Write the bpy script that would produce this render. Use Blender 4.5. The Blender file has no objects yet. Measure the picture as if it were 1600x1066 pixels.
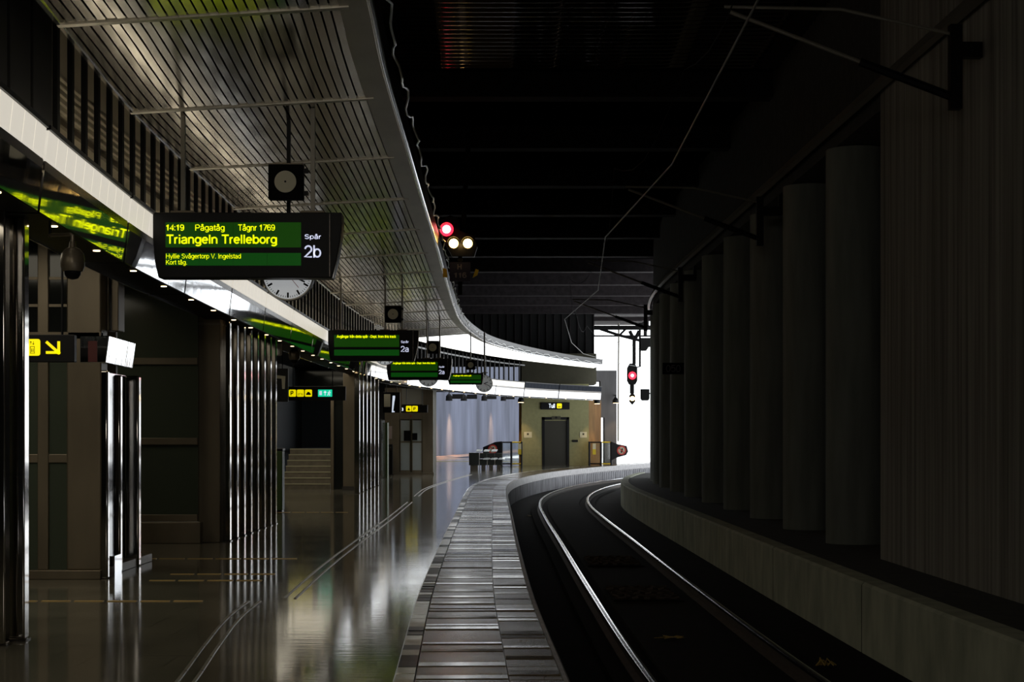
import bpy, bmesh, math, random
from mathutils import Vector, Matrix
random.seed(7)
S = bpy.context.scene
COL = S.collection
# ------------------------------------------------------------------ camera, world, exposure
F = 2600.0            # focal length in pixels of the 1600 px wide frame
EYE = 1.6
cd = bpy.data.cameras.new('camera')
cam = bpy.data.objects.new('camera', cd)
COL.objects.link(cam)
cam.location = (0, 0, EYE)
cam.rotation_euler = (math.radians(90), 0, 0)
cd.sensor_width = 36
cd.lens = 36 * F / 1600
cd.shift_y = 145 / 1600
cd.clip_end = 600
S.camera = cam
W = bpy.data.worlds.new('sky')
S.world = W
W.use_nodes = True
bg = W.node_tree.nodes['Background']
bg.inputs[0].default_value = (0.93, 0.97, 1.0, 1)
bg.inputs[1].default_value = 3.0
S.view_settings.view_transform = 'Standard'
S.view_settings.look = 'None'
S.view_settings.exposure = 0
S.view_settings.gamma = 1
S.view_settings.use_curve_mapping = False
S.cycles.max_bounces = 8
S.cycles.glossy_bounces = 5
S.cycles.transmission_bounces = 6
S.cycles.diffuse_bounces = 4
S.cycles.caustics_reflective = True
S.cycles.sample_clamp_indirect = 6.0

def light(name, typ, loc, energy, color=(1, 1, 1), size=None, rot=(0, 0, 0), spot=None, blend=0.6, size_y=None):
    l = bpy.data.lights.new(name, typ)
    l.energy = energy
    l.color = color
    if typ == 'AREA':
        l.size = size or 1
        if size_y:
            l.shape = 'RECTANGLE'
            l.size_y = size_y
    elif size:
        l.shadow_soft_size = size
    if spot:
        l.spot_size = math.radians(spot)
        l.spot_blend = blend
    o = bpy.data.objects.new(name, l)
    o.location = loc
    o.rotation_euler = rot
    COL.objects.link(o)
    return o

UPFILL = 6.5       # unseen fill lamps added above the fascia, watts per bay
DOWNLIGHT = 3.0     # small recessed lamps under the fascia
EM_BOX = 0.62       # light box panels
EM_GLOWPANE = 3.2   # white far canopy bays, brightness put in as emission
# unseen fill lamps added behind the camera and over the dim hall on the left
light('camera_side_fill', 'AREA', (-1.6, -2.2, 4.4), 100, (1, .93, .8), size=3.6, size_y=1.2, rot=(math.radians(78), 0, 0))
for X_, Y_, P_ in ((-5.6, 9, 40), (-5.4, 15.5, 40), (-7.2, 21.6, 26), (-5.6, 29.5, 40), (-5.6, 38, 34), (-6.0, 46, 50), (-5.9, 51.5, 16), (-5.6, 61, 30)):
    light('hall_fill', 'AREA', (X_, Y_, 3.7), P_, (1, .9, .7), size=2.4, size_y=3.2)
# daylight enters by the open far end: sample it well
pl = light('daylight_opening', 'AREA', (8.0, 93.0, 3.8), 1, size=12, size_y=9, rot=(math.radians(-90), 0, 0))
pl.data.cycles.is_portal = True

# ------------------------------------------------------------------ curves
def pchip(pts):
    xs = [p[0] for p in pts]; ys = [p[1] for p in pts]; n = len(xs)
    h = [xs[i+1]-xs[i] for i in range(n-1)]
    dl = [(ys[i+1]-ys[i])/h[i] for i in range(n-1)]
    d = [0]*n
    for i in range(1, n-1):
        d[i] = (dl[i-1]*h[i] + dl[i]*h[i-1])/(h[i]+h[i-1])
    d[0] = dl[0]; d[-1] = dl[-1]
    def fn(x):
        if x <= xs[0]: return ys[0] + d[0]*(x-xs[0])
        if x >= xs[-1]: return ys[-1] + d[-1]*(x-xs[-1])
        i = 0
        while x > xs[i+1]: i += 1
        t = (x-xs[i])/h[i]
        return (ys[i]*(2*t**3-3*t*t+1) + h[i]*d[i]*(t**3-2*t*t+t)
                + ys[i+1]*(3*t*t-2*t**3) + h[i]*d[i+1]*(t**3-t*t))
    return fn
E = pchip([(-3, .62), (5, .5), (10, .38), (16, .21), (22.9, .1), (34, -.02), (44, -.13), (50, -.14), (55, 0),
           (60, .36), (65, .95), (70.5, 1.85), (76.2, 3.15), (80, 4.2), (85, 5.75), (92, 8.1), (100, 11.2), (115, 18)])
FX = pchip([(4, -3.15), (8, -3.35), (11.9, -3.56), (13.4, -3.66), (15, -3.75), (16.7, -3.84), (19.9, -3.95), (24.5, -4.06), (31.6, -4.17),
            (37.5, -4.23), (44.6, -4.22), (49, -4.12), (53.9, -3.9), (58, -3.5), (61.8, -2.9), (67, -1.9), (72.5, -.55), (75.4, .45), (79, 2.05), (83.4, 4.56)])
CR = pchip([(4, -.95), (10, -1.07), (13.6, -1.153), (15.5, -1.215), (17.6, -1.25), (20.1, -1.28), (24.1, -1.33), (26.8, -1.36), (32, -1.42), (37.6, -1.5),
            (44.8, -1.58), (50, -1.6), (54.8, -1.5), (59, -1.28), (63.6, -.9), (70.5, .3), (76.2, 1.74), (80, 2.9), (85, 4.74)])
CL = pchip([(4, -3.2), (8, -3.4), (12.8, -3.66), (17.4, -3.97), (22.9, -4.1), (25, -4.14), (37.2, -4.29), (41.8, -4.33), (48.2, -4.27), (53, -4.07),
            (60.7, -3.22), (65.8, -2.25), (73.5, -.25), (80, 2.2), (85, 4.3)])
def slope(fn, Y): return (fn(Y+.05)-fn(Y-.05))/.1
def on(fn, Y, d=0.0):
    """point on curve fn at Y pushed d to the right of its direction"""
    s = slope(fn, Y); n = math.hypot(1, s)
    return (fn(Y)+d/n, Y-d*s/n)
def head(fn, Y): return -math.atan(slope(fn, Y))   # rotation about z that turns +Y onto the tangent
def ZC(t): return 4.94 + .16*t                      # canopy soffit height, t=0 left, 1 right
def frange(a, b, st):
    n = max(1, round((b-a)/st))
    return [a+(b-a)*i/n for i in range(n+1)]
def at(x, y, Y): return ((x-800)*Y/F, Y, EYE+(678-y)*Y/F)   # a direction seen in the frame, at depth Y

# ------------------------------------------------------------------ materials
def mat(name, base, rough=.5, metal=0.0, emit=None, es=1.0, var=0.0, vscale=(6, 6, 6), bump=0.0, bscale=None, spec=.5, alpha=None, trans=0, rvar=0):
    m = bpy.data.materials.new(name); m.use_nodes = True
    nt = m.node_tree; p = nt.nodes['Principled BSDF']
    c = (*base, 1)
    p.inputs['Base Color'].default_value = c
    p.inputs['Roughness'].default_value = rough
    p.inputs['Metallic'].default_value = metal
    p.inputs['Specular IOR Level'].default_value = spec
    if trans: p.inputs['Transmission Weight'].default_value = trans
    if emit:
        p.inputs['Emission Color'].default_value = (*emit, 1)
        p.inputs['Emission Strength'].default_value = es
    if var or bump or rvar:
        tc = nt.nodes.new('ShaderNodeTexCoord'); mp = nt.nodes.new('ShaderNodeMapping')
        mp.inputs['Scale'].default_value = vscale
        nz = nt.nodes.new('ShaderNodeTexNoise'); nz.inputs['Scale'].default_value = 1.0; nz.inputs['Detail'].default_value = 4
        nt.links.new(tc.outputs['Object'], mp.inputs['Vector']); nt.links.new(mp.outputs['Vector'], nz.inputs['Vector'])
        if var:
            r = nt.nodes.new('ShaderNodeValToRGB')
            r.color_ramp.elements[0].position = .3; r.color_ramp.elements[1].position = .7
            r.color_ramp.elements[0].color = (*[max(0, v*(1-var)) for v in base], 1)
            r.color_ramp.elements[1].color = (*[min(1, v*(1+var)) for v in base], 1)
            nt.links.new(nz.outputs['Fac'], r.inputs['Fac']); nt.links.new(r.outputs['Color'], p.inputs['Base Color'])
        if rvar:
            mr = nt.nodes.new('ShaderNodeMapRange'); mr.inputs['To Min'].default_value = max(0.02, rough-rvar); mr.inputs['To Max'].default_value = rough+rvar
            nt.links.new(nz.outputs['Fac'], mr.inputs['Value']); nt.links.new(mr.outputs['Result'], p.inputs['Roughness'])
        if bump:
            src = nz
            if bscale:
                mp2 = nt.nodes.new('ShaderNodeMapping'); mp2.inputs['Scale'].default_value = bscale
                src = nt.nodes.new('ShaderNodeTexNoise'); src.inputs['Scale'].default_value = 1.0
                nt.links.new(tc.outputs['Object'], mp2.inputs['Vector']); nt.links.new(mp2.outputs['Vector'], src.inputs['Vector'])
            b = nt.nodes.new('ShaderNodeBump'); b.inputs['Strength'].default_value = bump; b.inputs['Distance'].default_value = .02
            nt.links.new(src.outputs['Fac'], b.inputs['Height']); nt.links.new(b.outputs['Normal'], p.inputs['Normal'])
    return m
M = {}
M['floor'] = mat('floor_granite', (.17, .16, .125), .085, var=.25, vscale=(1.3, 1.3, 1), rvar=.025, bump=.03, bscale=(2, 13, 1), spec=.24)
nt = M['floor'].node_tree; p_ = nt.nodes['Principled BSDF']
br = nt.nodes.new('ShaderNodeTexBrick'); tc_ = nt.nodes.new('ShaderNodeTexCoord')
br.offset = .5; br.inputs['Scale'].default_value = 1; br.inputs['Brick Width'].default_value = .6; br.inputs['Row Height'].default_value = .6
br.inputs['Mortar Size'].default_value = .006
br.inputs['Color1'].default_value = (1, 1, 1, 1); br.inputs['Color2'].default_value = (.86, .86, .86, 1); br.inputs['Mortar'].default_value = (.35, .35, .35, 1)
mx = nt.nodes.new('ShaderNodeMix'); mx.data_type = 'RGBA'; mx.blend_type = 'MULTIPLY'; mx.inputs[0].default_value = 1
old = p_.inputs['Base Color'].links[0].from_socket
nt.links.new(tc_.outputs['Object'], br.inputs['Vector']); nt.links.new(old, mx.inputs[6]); nt.links.new(br.outputs['Color'], mx.inputs[7])
nt.links.new(mx.outputs[2], p_.inputs['Base Color'])
M['slab'] = mat('edge_slab', (.15, .115, .072), .24, var=.25, vscale=(3, 3, 3), rvar=.05, spec=.14)
M['band'] = mat('edge_slab_polished_band', (.16, .125, .08), .13, var=.2, vscale=(3, 3, 3), rvar=.04, spec=.5)
M['tile'] = mat('edge_tile_light', (.8, .76, .66), .2, var=.15)
M['tiled'] = mat('edge_tile_dark', (.025, .023, .022), .3, var=.2, spec=.05)
M['nosing'] = mat('platform_nosing', (.36, .35, .36), .5, var=.25)
M['side'] = mat('platform_side', (.26, .26, .28), .65, var=.35, vscale=(5, 5, 1))
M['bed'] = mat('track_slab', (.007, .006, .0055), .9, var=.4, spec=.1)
M['railhead'] = mat('rail_head_steel', (.7, .71, .75), .16, 1.0)
M['railweb'] = mat('rail_rust', (.05, .036, .028), .7, .2, var=.3)
M['barrier'] = mat('barrier_concrete', (.42, .44, .34), .8, var=.25, vscale=(3, 3, 1.2), bump=.15)
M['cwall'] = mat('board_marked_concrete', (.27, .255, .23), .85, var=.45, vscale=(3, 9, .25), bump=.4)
M['column'] = mat('column_concrete', (.21, .225, .205), .75, var=.25, vscale=(4, 4, .5), bump=.15)
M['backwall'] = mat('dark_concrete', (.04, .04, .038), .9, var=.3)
M['ceil'] = mat('ceiling_black', (.004, .0035, .004), .9, spec=.0, var=.3)
M['ceilrib'] = mat('ceiling_beam_grey', (.018, .015, .016), .8, var=.3, spec=.1)
M['corr'] = mat('ceiling_corrugated', (.16, .14, .13), .035, .9)
M['hall'] = mat('hall_dark', (.05, .056, .06), .5, var=.2)
M['soffit'] = mat('soffit_black', (.006, .006, .006), .6, spec=.15)
M['black'] = mat('black_enamel', (.006, .006, .007), .4, spec=.2)
M['blackm'] = mat('black_matt', (.006, .006, .006), .8, spec=.12)
M['steel'] = mat('polished_steel_dark', (.46, .44, .41), .07, 1.0, var=.1, vscale=(1, 1, 20))
M['bronze'] = mat('bronze_panel', (.2, .165, .115), .38, .45, var=.2, vscale=(2, 2, .6))
M['brass'] = mat('brass_strip', (.75, .52, .2), .4, .3)
M['guide'] = mat('guide_strip_grey', (.26, .24, .2), .35, .3)
M['alu'] = mat('aluminium_slat', (.56, .52, .45), .17, 1.0)
M['alub'] = mat('aluminium_border', (.5, .47, .4), .42, 1.0, var=.1, vscale=(3, 1, 3))
M['rim'] = mat('chrome_rim', (.8, .82, .86), .12, 1.0)
M['mirror'] = mat('mirror_strip', (.86, .87, .9), .05, 1.0, bump=.02, bscale=(3, 3.5, .5))
M['fdark'] = mat('fascia_end_dark', (.02, .023, .03), .8, spec=.05)
M['navyw'] = mat('navy_wall', (.018, .024, .034), .7, spec=.1)
M['greyst'] = mat('stair_stone', (.2, .175, .13), .6, var=.2)
M['mgrey'] = mat('fascia_dark_steel', (.12, .11, .1), .25, 1.0)
M['lightbox'] = mat('light_box_acrylic', (.6, .58, .5), .4, emit=(1, .93, .8), es=EM_BOX)
M['glowpane'] = mat('far_bay_glow_pane', (.8, .8, .8), .5, emit=(.95, .98, 1), es=EM_GLOWPANE)
M['lamp'] = mat('lamp_warm', (1, .9, .7), .4, emit=(1, .72, .38), es=6)
M['glassd'] = mat('dark_glass', (.016, .018, .016), .07, .25, spec=.6)
M['glassg'] = mat('green_dark_glass', (.065, .08, .058), .12, .0, spec=.4)
M['upglass'] = mat('upper_wall_beige', (.5, .44, .32), .5, var=.15, vscale=(1, 1, 1))
M['glass'] = mat('clear_glass', (.85, .92, .9), .04, trans=1)
M['scr'] = mat('led_screen_green', (.006, .03, .004), .3, spec=.15, emit=(.02, .16, .004), es=.22)
M['scr2'] = mat('led_screen_green_low', (.006, .03, .004), .3, spec=.15, emit=(.008, .2, .012), es=.22)
M['ledy'] = mat('led_yellow', (.5, .5, 0), .5, emit=(.86, .95, 0), es=1.05)
M['ledw'] = mat('led_white', (.6, .6, .6), .5, emit=(.72, .76, 1), es=.8)
M['sy'] = mat('sign_yellow', (.8, .7, 0), .5, emit=(.95, .8, 0), es=.85)
M['sg'] = mat('sign_green', (0, .6, .4), .5, emit=(.01, .75, .42), es=.8)
M['sw'] = mat('sign_white', (.8, .8, .8), .5, emit=(.75, .85, 1), es=.75)
M['spk'] = mat('speaker_grille', (.8, .76, .6), .7)
M['clockf'] = mat('clock_face', (.75, .76, .74), .35, emit=(.9, .93, .95), es=.32)
M['clockg'] = mat('clock_face_grey', (.5, .52, .5), .35, emit=(.9, .93, .92), es=.12)
M['red'] = mat('signal_red_halo', (.3, 0, 0), .4, emit=(1, .012, .03), es=5)  # red halo round the signal lamps, put in as emission
M['redc'] = mat('signal_red_core', (.3, 0, 0), .4, emit=(1, .35, .35), es=14)
M['amber'] = mat('signal_amber', (.5, .3, .05), .4, emit=(1, .62, .16), es=14)
M['redp'] = mat('red_paint', (.5, .03, .02), .5)
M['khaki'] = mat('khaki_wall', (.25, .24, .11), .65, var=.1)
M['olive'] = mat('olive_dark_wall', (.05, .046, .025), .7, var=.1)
M['wood'] = mat('orange_wood', (.3, .17, .07), .55, var=.2, vscale=(8, 8, 1))
M['greyc'] = mat('grey_concrete', (.12, .117, .12), .8, var=.2, vscale=(3, 3, .6))
M['lilac'] = mat('far_concrete', (.075, .083, .115), .9, spec=.1, var=.4, vscale=(1.2, .35, .12))
M['brick'] = mat('brick_kerb', (.17, .1, .08), .8, var=.2)
M['notice'] = mat('notice_white', (.5, .48, .33), .6)
M['pink'] = mat('notice_pink', (.45, .35, .32), .6)
M['ylabel'] = mat('yellow_label', (.55, .42, .01), .6)
M['seat'] = mat('seat_black_steel', (.02, .024, .022), .3, .3)
M['seathi'] = mat('seat_highlight_white', (.85, .88, .88), .25)  # glancing reflections off the black seats, put in as white colour
M['ochre'] = mat('ochre_leaf', (.35, .24, .06), .7)
M['green'] = mat('green_bin', (.05, .1, .02), .5)
M['navy'] = mat('navy_plate', (.012, .012, .04), .6)
M['gletter'] = mat('plate_lettering_grey', (.22, .2, .22), .6)
M['wire'] = mat('wire_copper_grey', (.16, .16, .155), .45, .6)
M['cablem'] = mat('cable_sheath', (.62, .62, .6), .3, .6)
M['white'] = mat('white_paint', (.7, .68, .7), .5)
M['ground'] = mat('outside_ground', (.6, .58, .57), .9, var=.15)
M['yline'] = mat('yellow_line', (.5, .42, .1), .6)

# ------------------------------------------------------------------ mesh helpers
class MB:
    def __init__(s): s.v = []; s.f = []
    def add(s, vs, fs):
        o = len(s.v); s.v += [tuple(v) for v in vs]; s.f += [[i+o for i in f] for f in fs]; return s
    def box(s, x0, x1, y0, y1, z0, z1):
        return s.add([(x0, y0, z0), (x1, y0, z0), (x1, y1, z0), (x0, y1, z0), (x0, y0, z1), (x1, y0, z1), (x1, y1, z1), (x0, y1, z1)],
                     [(0, 3, 2, 1), (4, 5, 6, 7), (0, 1, 5, 4), (1, 2, 6, 5), (2, 3, 7, 6), (3, 0, 4, 7)])
    def obox(s, c, size, rz=0, rx=0, ry=0):
        m = Matrix.Rotation(rz, 4, 'Z') @ Matrix.Rotation(ry, 4, 'Y') @ Matrix.Rotation(rx, 4, 'X')
        h = [k/2 for k in size]
        vs = [Vector(c) + m @ Vector((a*h[0], b*h[1], d*h[2])) for d in (-1, 1) for a, b in ((-1, -1), (1, -1), (1, 1), (-1, 1))]
        return s.add(vs, [(0, 3, 2, 1), (4, 5, 6, 7), (0, 1, 5, 4), (1, 2, 6, 5), (2, 3, 7, 6), (3, 0, 4, 7)])
    def tube(s, pts, r, n=8, cap=True):
        P = [Vector(p) for p in pts]; rr = r if isinstance(r, (list, tuple)) else [r]*len(P)
        vs = []; up = None
        for i, p in enumerate(P):
            t = (P[min(i+1, len(P)-1)] - P[max(i-1, 0)]).normalized()
            if up is None: up = t.orthogonal().normalized()
            a = (up - t*up.dot(t)).normalized(); up = a; b = t.cross(a)
            vs += [p + (a*math.cos(2*math.pi*k/n) + b*math.sin(2*math.pi*k/n))*rr[i] for k in range(n)]
        fs = [(i*n+k, i*n+(k+1) % n, (i+1)*n+(k+1) % n, (i+1)*n+k) for i in range(len(P)-1) for k in range(n)]
        if cap: fs += [tuple(range(n-1, -1, -1)), tuple((len(P)-1)*n+k for k in range(n))]
        return s.add(vs, fs)
    def cyl(s, p0, p1, r, n=20, r1=None): return s.tube([p0, p1], [r, r if r1 is None else r1], n)
    def lathe(s, c, prof, n=24):
        vs = [(c[0]+r*math.cos(2*math.pi*k/n), c[1]+r*math.sin(2*math.pi*k/n), c[2]+z) for r, z in prof for k in range(n)]
        fs = [(i*n+k, i*n+(k+1) % n, (i+1)*n+(k+1) % n, (i+1)*n+k) for i in range(len(prof)-1) for k in range(n)]
        fs += [tuple(range(n-1, -1, -1)), tuple((len(prof)-1)*n+k for k in range(n))]
        return s.add(vs, fs)
    def prism(s, out, y0, y1, x=0, z=0):
        """outline in the x-z plane (counter-clockwise seen from -y) pushed from y0 to y1"""
        n = len(out)
        vs = [(x+a, y0, z+b) for a, b in out] + [(x+a, y1, z+b) for a, b in out]
        fs = [tuple(range(n)), tuple(range(2*n-1, n-1, -1))] + [(i, i+n, (i+1) % n+n, (i+1) % n) for i in range(n)]
        return s.add(vs, fs)
    def disc(s, c, r, n=28, y1=.01):
        return s.prism([(r*math.cos(2*math.pi*k/n), r*math.sin(2*math.pi*k/n)) for k in range(n)], c[1], c[1]+y1, c[0], c[2])
    def ring(s, c, r0, r1, n=28, y1=.01):
        vs = []
        for y in (c[1], c[1]+y1):
            for r in (r0, r1): vs += [(c[0]+r*math.cos(2*math.pi*k/n), y, c[2]+r*math.sin(2*math.pi*k/n)) for k in range(n)]
        fs = []
        for k in range(n):
            j = (k+1) % n
            fs += [(k, j, n+j, n+k)[::-1], (2*n+k, 2*n+j, 3*n+j, 3*n+k), (n+k, n+j, 3*n+j, 3*n+k)[::-1], (k, j, 2*n+j, 2*n+k)]
        return s.add(vs, fs)
    def sweep(s, fn, Ys, prof, closed=True, z=None):
        """profile of (d, z) points carried along curve fn"""
        m = len(prof); vs = []
        for Y in Ys:
            for d, zz in prof:
                q = on(fn, Y, d); vs.append((q[0], q[1], zz))
        fs = []
        kk = m if closed else m-1
        for i in range(len(Ys)-1):
            for k in range(kk):
                j = (k+1) % m
                fs.append((i*m+k, (i+1)*m+k, (i+1)*m+j, i*m+j))
        if closed: fs += [tuple(range(m)), tuple((len(Ys)-1)*m+k for k in range(m-1, -1, -1))]
        return s.add(vs, fs)
    def mesh(s, name):
        me = bpy.data.meshes.new(name); me.from_pydata(s.v, [], s.f)
        bm = bmesh.new(); bm.from_mesh(me); bmesh.ops.recalc_face_normals(bm, faces=bm.faces); bm.to_mesh(me); bm.free()
        return me
    def build(s, name, m, parent=None, smooth=False, bevel=0, loc=None, segs=2):
        me = s.mesh(name); me.materials.append(M[m] if isinstance(m, str) else m)
        o = bpy.data.objects.new(name, me); COL.objects.link(o)
        if parent is not None: o.parent = parent
        if loc: o.location = loc
        if smooth:
            for p in me.polygons: p.use_smooth = True
            me.set_sharp_from_angle(angle=math.radians(40))
        if bevel:
            b = o.modifiers.new('bevel', 'BEVEL'); b.width = bevel; b.segments = segs; b.limit_method = 'ANGLE'
            if segs > 2:
                for p in me.polygons: p.use_smooth = True
                me.set_sharp_from_angle(angle=math.radians(80))
        return o
def tag(o, label=None, cat=None, group=None, kind=None):
    if label: o['label'] = label
    if cat: o['category'] = cat
    if group: o['group'] = group
    if kind: o['kind'] = kind
    return o
def thing(name, label, cat, loc=(0, 0, 0), rz=0, group=None):
    o = bpy.data.objects.new(name, None); COL.objects.link(o); o.location = loc; o.rotation_euler = (0, 0, rz)
    return tag(o, label, cat, group)
def struct(o): o['kind'] = 'structure'; return o
def copy_tree(o, parent=None):
    c = o.copy(); COL.objects.link(c)
    if parent is not None: c.parent = parent
    for ch in list(o.children): copy_tree(ch, c)
    return c
def arc(cx, cy, rx, ry, a0, a1, n=12): return [(cx+rx*math.cos(math.radians(a0+(a1-a0)*k/n)), cy+ry*math.sin(math.radians(a0+(a1-a0)*k/n))) for k in range(n+1)]
def oval(cx, cy, rx, ry): return arc(cx, cy, rx, ry, 90, 450, 20)
BOWL = oval(.27, .375, .2, .315)
GL = {'0': (.55, [oval(.275, .5, .21, .44)]), '1': (.55, [[(.1, .7), (.3, .94), (.3, .02)]]), '2': (.55, [arc(.275, .68, .2, .26, 175, -35)+[(.06, .06), (.5, .06)]]),
 '3': (.55, [arc(.26, .71, .19, .23, 160, -90)+arc(.26, .27, .21, .21, 90, -160)]), '4': (.55, [[(.39, .02), (.39, .94), (.04, .29), (.53, .29)]]),
 '5': (.55, [[(.47, .94), (.13, .94), (.08, .48)]+arc(.265, .36, .21, .3, 130, -150)]), '6': (.55, [arc(.28, .64, .215, .3, 35, 180)+[(.065, .36)], oval(.28, .33, .205, .27)]),
 '7': (.55, [[(.05, .94), (.5, .94), (.2, .02)]]), '9': (.55, [arc(.27, .36, .215, .3, -145, 0)+[(.485, .64)], oval(.27, .67, .205, .27)]),
 ':': (.25, [[(.12, .02), (.12, .15)], [(.12, .56), (.12, .69)]]), '.': (.26, [[(.12, .0), (.12, .13)]]), '-': (.36, [[(.05, .36), (.3, .36)]]), ' ': (.28, []),
 'T': (.62, [[(.03, .94), (.59, .94)], [(.31, .94), (.31, .0)]]), 'P': (.66, [[(.1, 0), (.1, .94), (.36, .94)]+arc(.36, .69, .22, .25, 80, -80)+[(.1, .44)]]),
 'H': (.74, [[(.1, 0), (.1, 1)], [(.62, 0), (.62, 1)], [(.1, .52), (.62, .52)]]), 'S': (.66, [arc(.33, .72, .22, .22, 20, 220)[:-1]+[(.4, .48)]+arc(.33, .28, .24, .22, 40, -160)]),
 'V': (.66, [[(.03, 1), (.33, .03), (.63, 1)]]), 'I': (.28, [[(.14, 0), (.14, 1)]]), 'K': (.67, [[(.1, 0), (.1, 1)], [(.6, 1), (.12, .4)], [(.27, .58), (.63, 0)]]),
 'A': (.66, [[(.03, 0), (.33, .97), (.63, 0)], [(.14, .33), (.52, .33)]]), 'D': (.72, [[(.32, .06), (.1, .06), (.1, .94), (.32, .94)]+arc(.32, .5, .32, .44, 85, -90)]),
 'a': (.54, [arc(.26, .5, .18, .19, 165, 0)+[(.44, .0)], arc(.24, .2, .18, .16, 330, 90)+[(.3, .39), (.44, .43)]]), 'b': (.56, [[(.09, 0), (.09, 1)], oval(.29, .375, .2, .315)]),
 'c': (.5, [arc(.28, .375, .21, .315, 45, 315)]), 'd': (.56, [[(.47, 0), (.47, 1)], BOWL]), 'e': (.54, [[(.07, .39), (.47, .39)]+arc(.27, .375, .2, .315, 0, 320)]), 'f': (.3, [[(.15, 0), (.15, .82)]+arc(.27, .82, .12, .13, 180, 80), [(.02, .68), (.28, .68)]]),
 'g': (.56, [BOWL, [(.47, .71), (.47, -.05)]+arc(.28, -.05, .19, .17, 0, -150)]), 'h': (.55, [[(.09, 0), (.09, 1)], [(.09, .45)]+arc(.27, .47, .18, .22, 170, 0)+[(.45, 0)]]),
 'i': (.23, [[(.115, 0), (.115, .71)], [(.115, .86), (.115, 1)]]), 'k': (.5, [[(.09, 0), (.09, 1)], [(.43, .71), (.1, .3)], [(.21, .42), (.46, 0)]]), 'l': (.22, [[(.11, 0), (.11, 1)]]),
 'm': (.82, [[(.09, 0), (.09, .71)], [(.09, .45)]+arc(.25, .48, .16, .2, 170, 0)+[(.41, 0)], [(.41, .45)]+arc(.57, .48, .16, .2, 170, 0)+[(.73, 0)]]),
 'n': (.55, [[(.09, 0), (.09, .71)], [(.09, .45)]+arc(.27, .46, .18, .23, 170, 0)+[(.45, 0)]]), 'o': (.54, [BOWL]), 'p': (.56, [[(.09, -.27), (.09, .71)], oval(.29, .375, .2, .315)]),
 'r': (.34, [[(.09, 0), (.09, .71)], [(.09, .42)]+arc(.28, .44, .19, .23, 170, 85)]), 's': (.5, [arc(.25, .53, .17, .15, 25, 230)[:-1]+[(.3, .36)]+arc(.25, .2, .18, .15, 50, -155)]),
 't': (.29, [[(.14, .9), (.14, .16)]+arc(.24, .16, .1, .1, 180, 285, 5), [(.02, .68), (.27, .68)]]), 'u': (.55, [[(.09, .71), (.09, .27)]+arc(.27, .26, .18, .22, 190, 360)+[(.45, .26)], [(.45, .71), (.45, 0)]]),
 'v': (.5, [[(.02, .71), (.25, .03), (.48, .71)]]), 'y': (.5, [[(.02, .71), (.26, .05)], [(.48, .71), (.22, -.1)]+arc(.1, -.1, .12, .13, -20, -90, 5)])}
GL['\u00e5'] = (.54, GL['a'][1]+[oval(.27, .93, .085, .085)])
def text(body, m, parent, loc, height=None, width=None, bold=0.0, name='lettering'):
    """lettering facing -y, lower left at loc; height is capital height, width the full run"""
    adv = sum(GL[c][0] for c in body)-.06
    sx = width/adv if width else height; hw = (.055+bold*2.2); ry = hw; rx = hw*height/sx*min(1.0, 1.0) if width else hw
    rx = min(rx, hw*1.35)
    b = MB(); x = -.03
    for c in body:
        w, strokes = GL[c]
        for st in strokes:
            n = len(st); vs = []
            for k in range(n):
                p, q = st[max(k-1, 0)], st[min(k+1, n-1)]
                t = Vector((q[0]-p[0], q[1]-p[1])); t.normalize(); mi = 1.0
                if 0 < k < n-1:
                    t1 = Vector((st[k][0]-p[0], st[k][1]-p[1])).normalized(); mi = min(1.8, 1/max(.4, abs(t1.dot(t))))
                nx, nz = -t[1]*rx*mi, t[0]*ry*mi
                for yy in (0, .004):
                    for sg in (1, -1): vs.append(((x+st[k][0]+sg*nx)*sx, yy, (st[k][1]+sg*nz)*height))
            fs = [f for k in range(n-1) for f in ((4*k, 4*k+4, 4*k+5, 4*k+1), (4*k, 4*k+2, 4*k+6, 4*k+4), (4*k+1, 4*k+5, 4*k+7, 4*k+3))]
            b.add(vs, fs+[(0, 1, 3, 2), (4*n-4, 4*n-2, 4*n-1, 4*n-3)])
        x += w
    return b.build(name, m, parent, loc=loc)
ORD = 'first second third fourth fifth sixth seventh eighth ninth tenth eleventh twelfth thirteenth fourteenth fifteenth sixteenth seventeenth eighteenth nineteenth twentieth'.split()
ORD += ['twenty-first', 'twenty-second', 'twenty-third', 'twenty-fourth']

# ------------------------------------------------------------------ the setting
Ys = frange(-3, 110, 1.0)
b = MB(); row = []
for Y in Ys: row += [(-14, Y, 0), (on(E, Y, -1.13)[0], Y, 0)]
b.add(row, [(2*i, 2*i+1, 2*i+3, 2*i+2) for i in range(len(Ys)-1)])
struct(b.build('floor', 'floor'))
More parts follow.
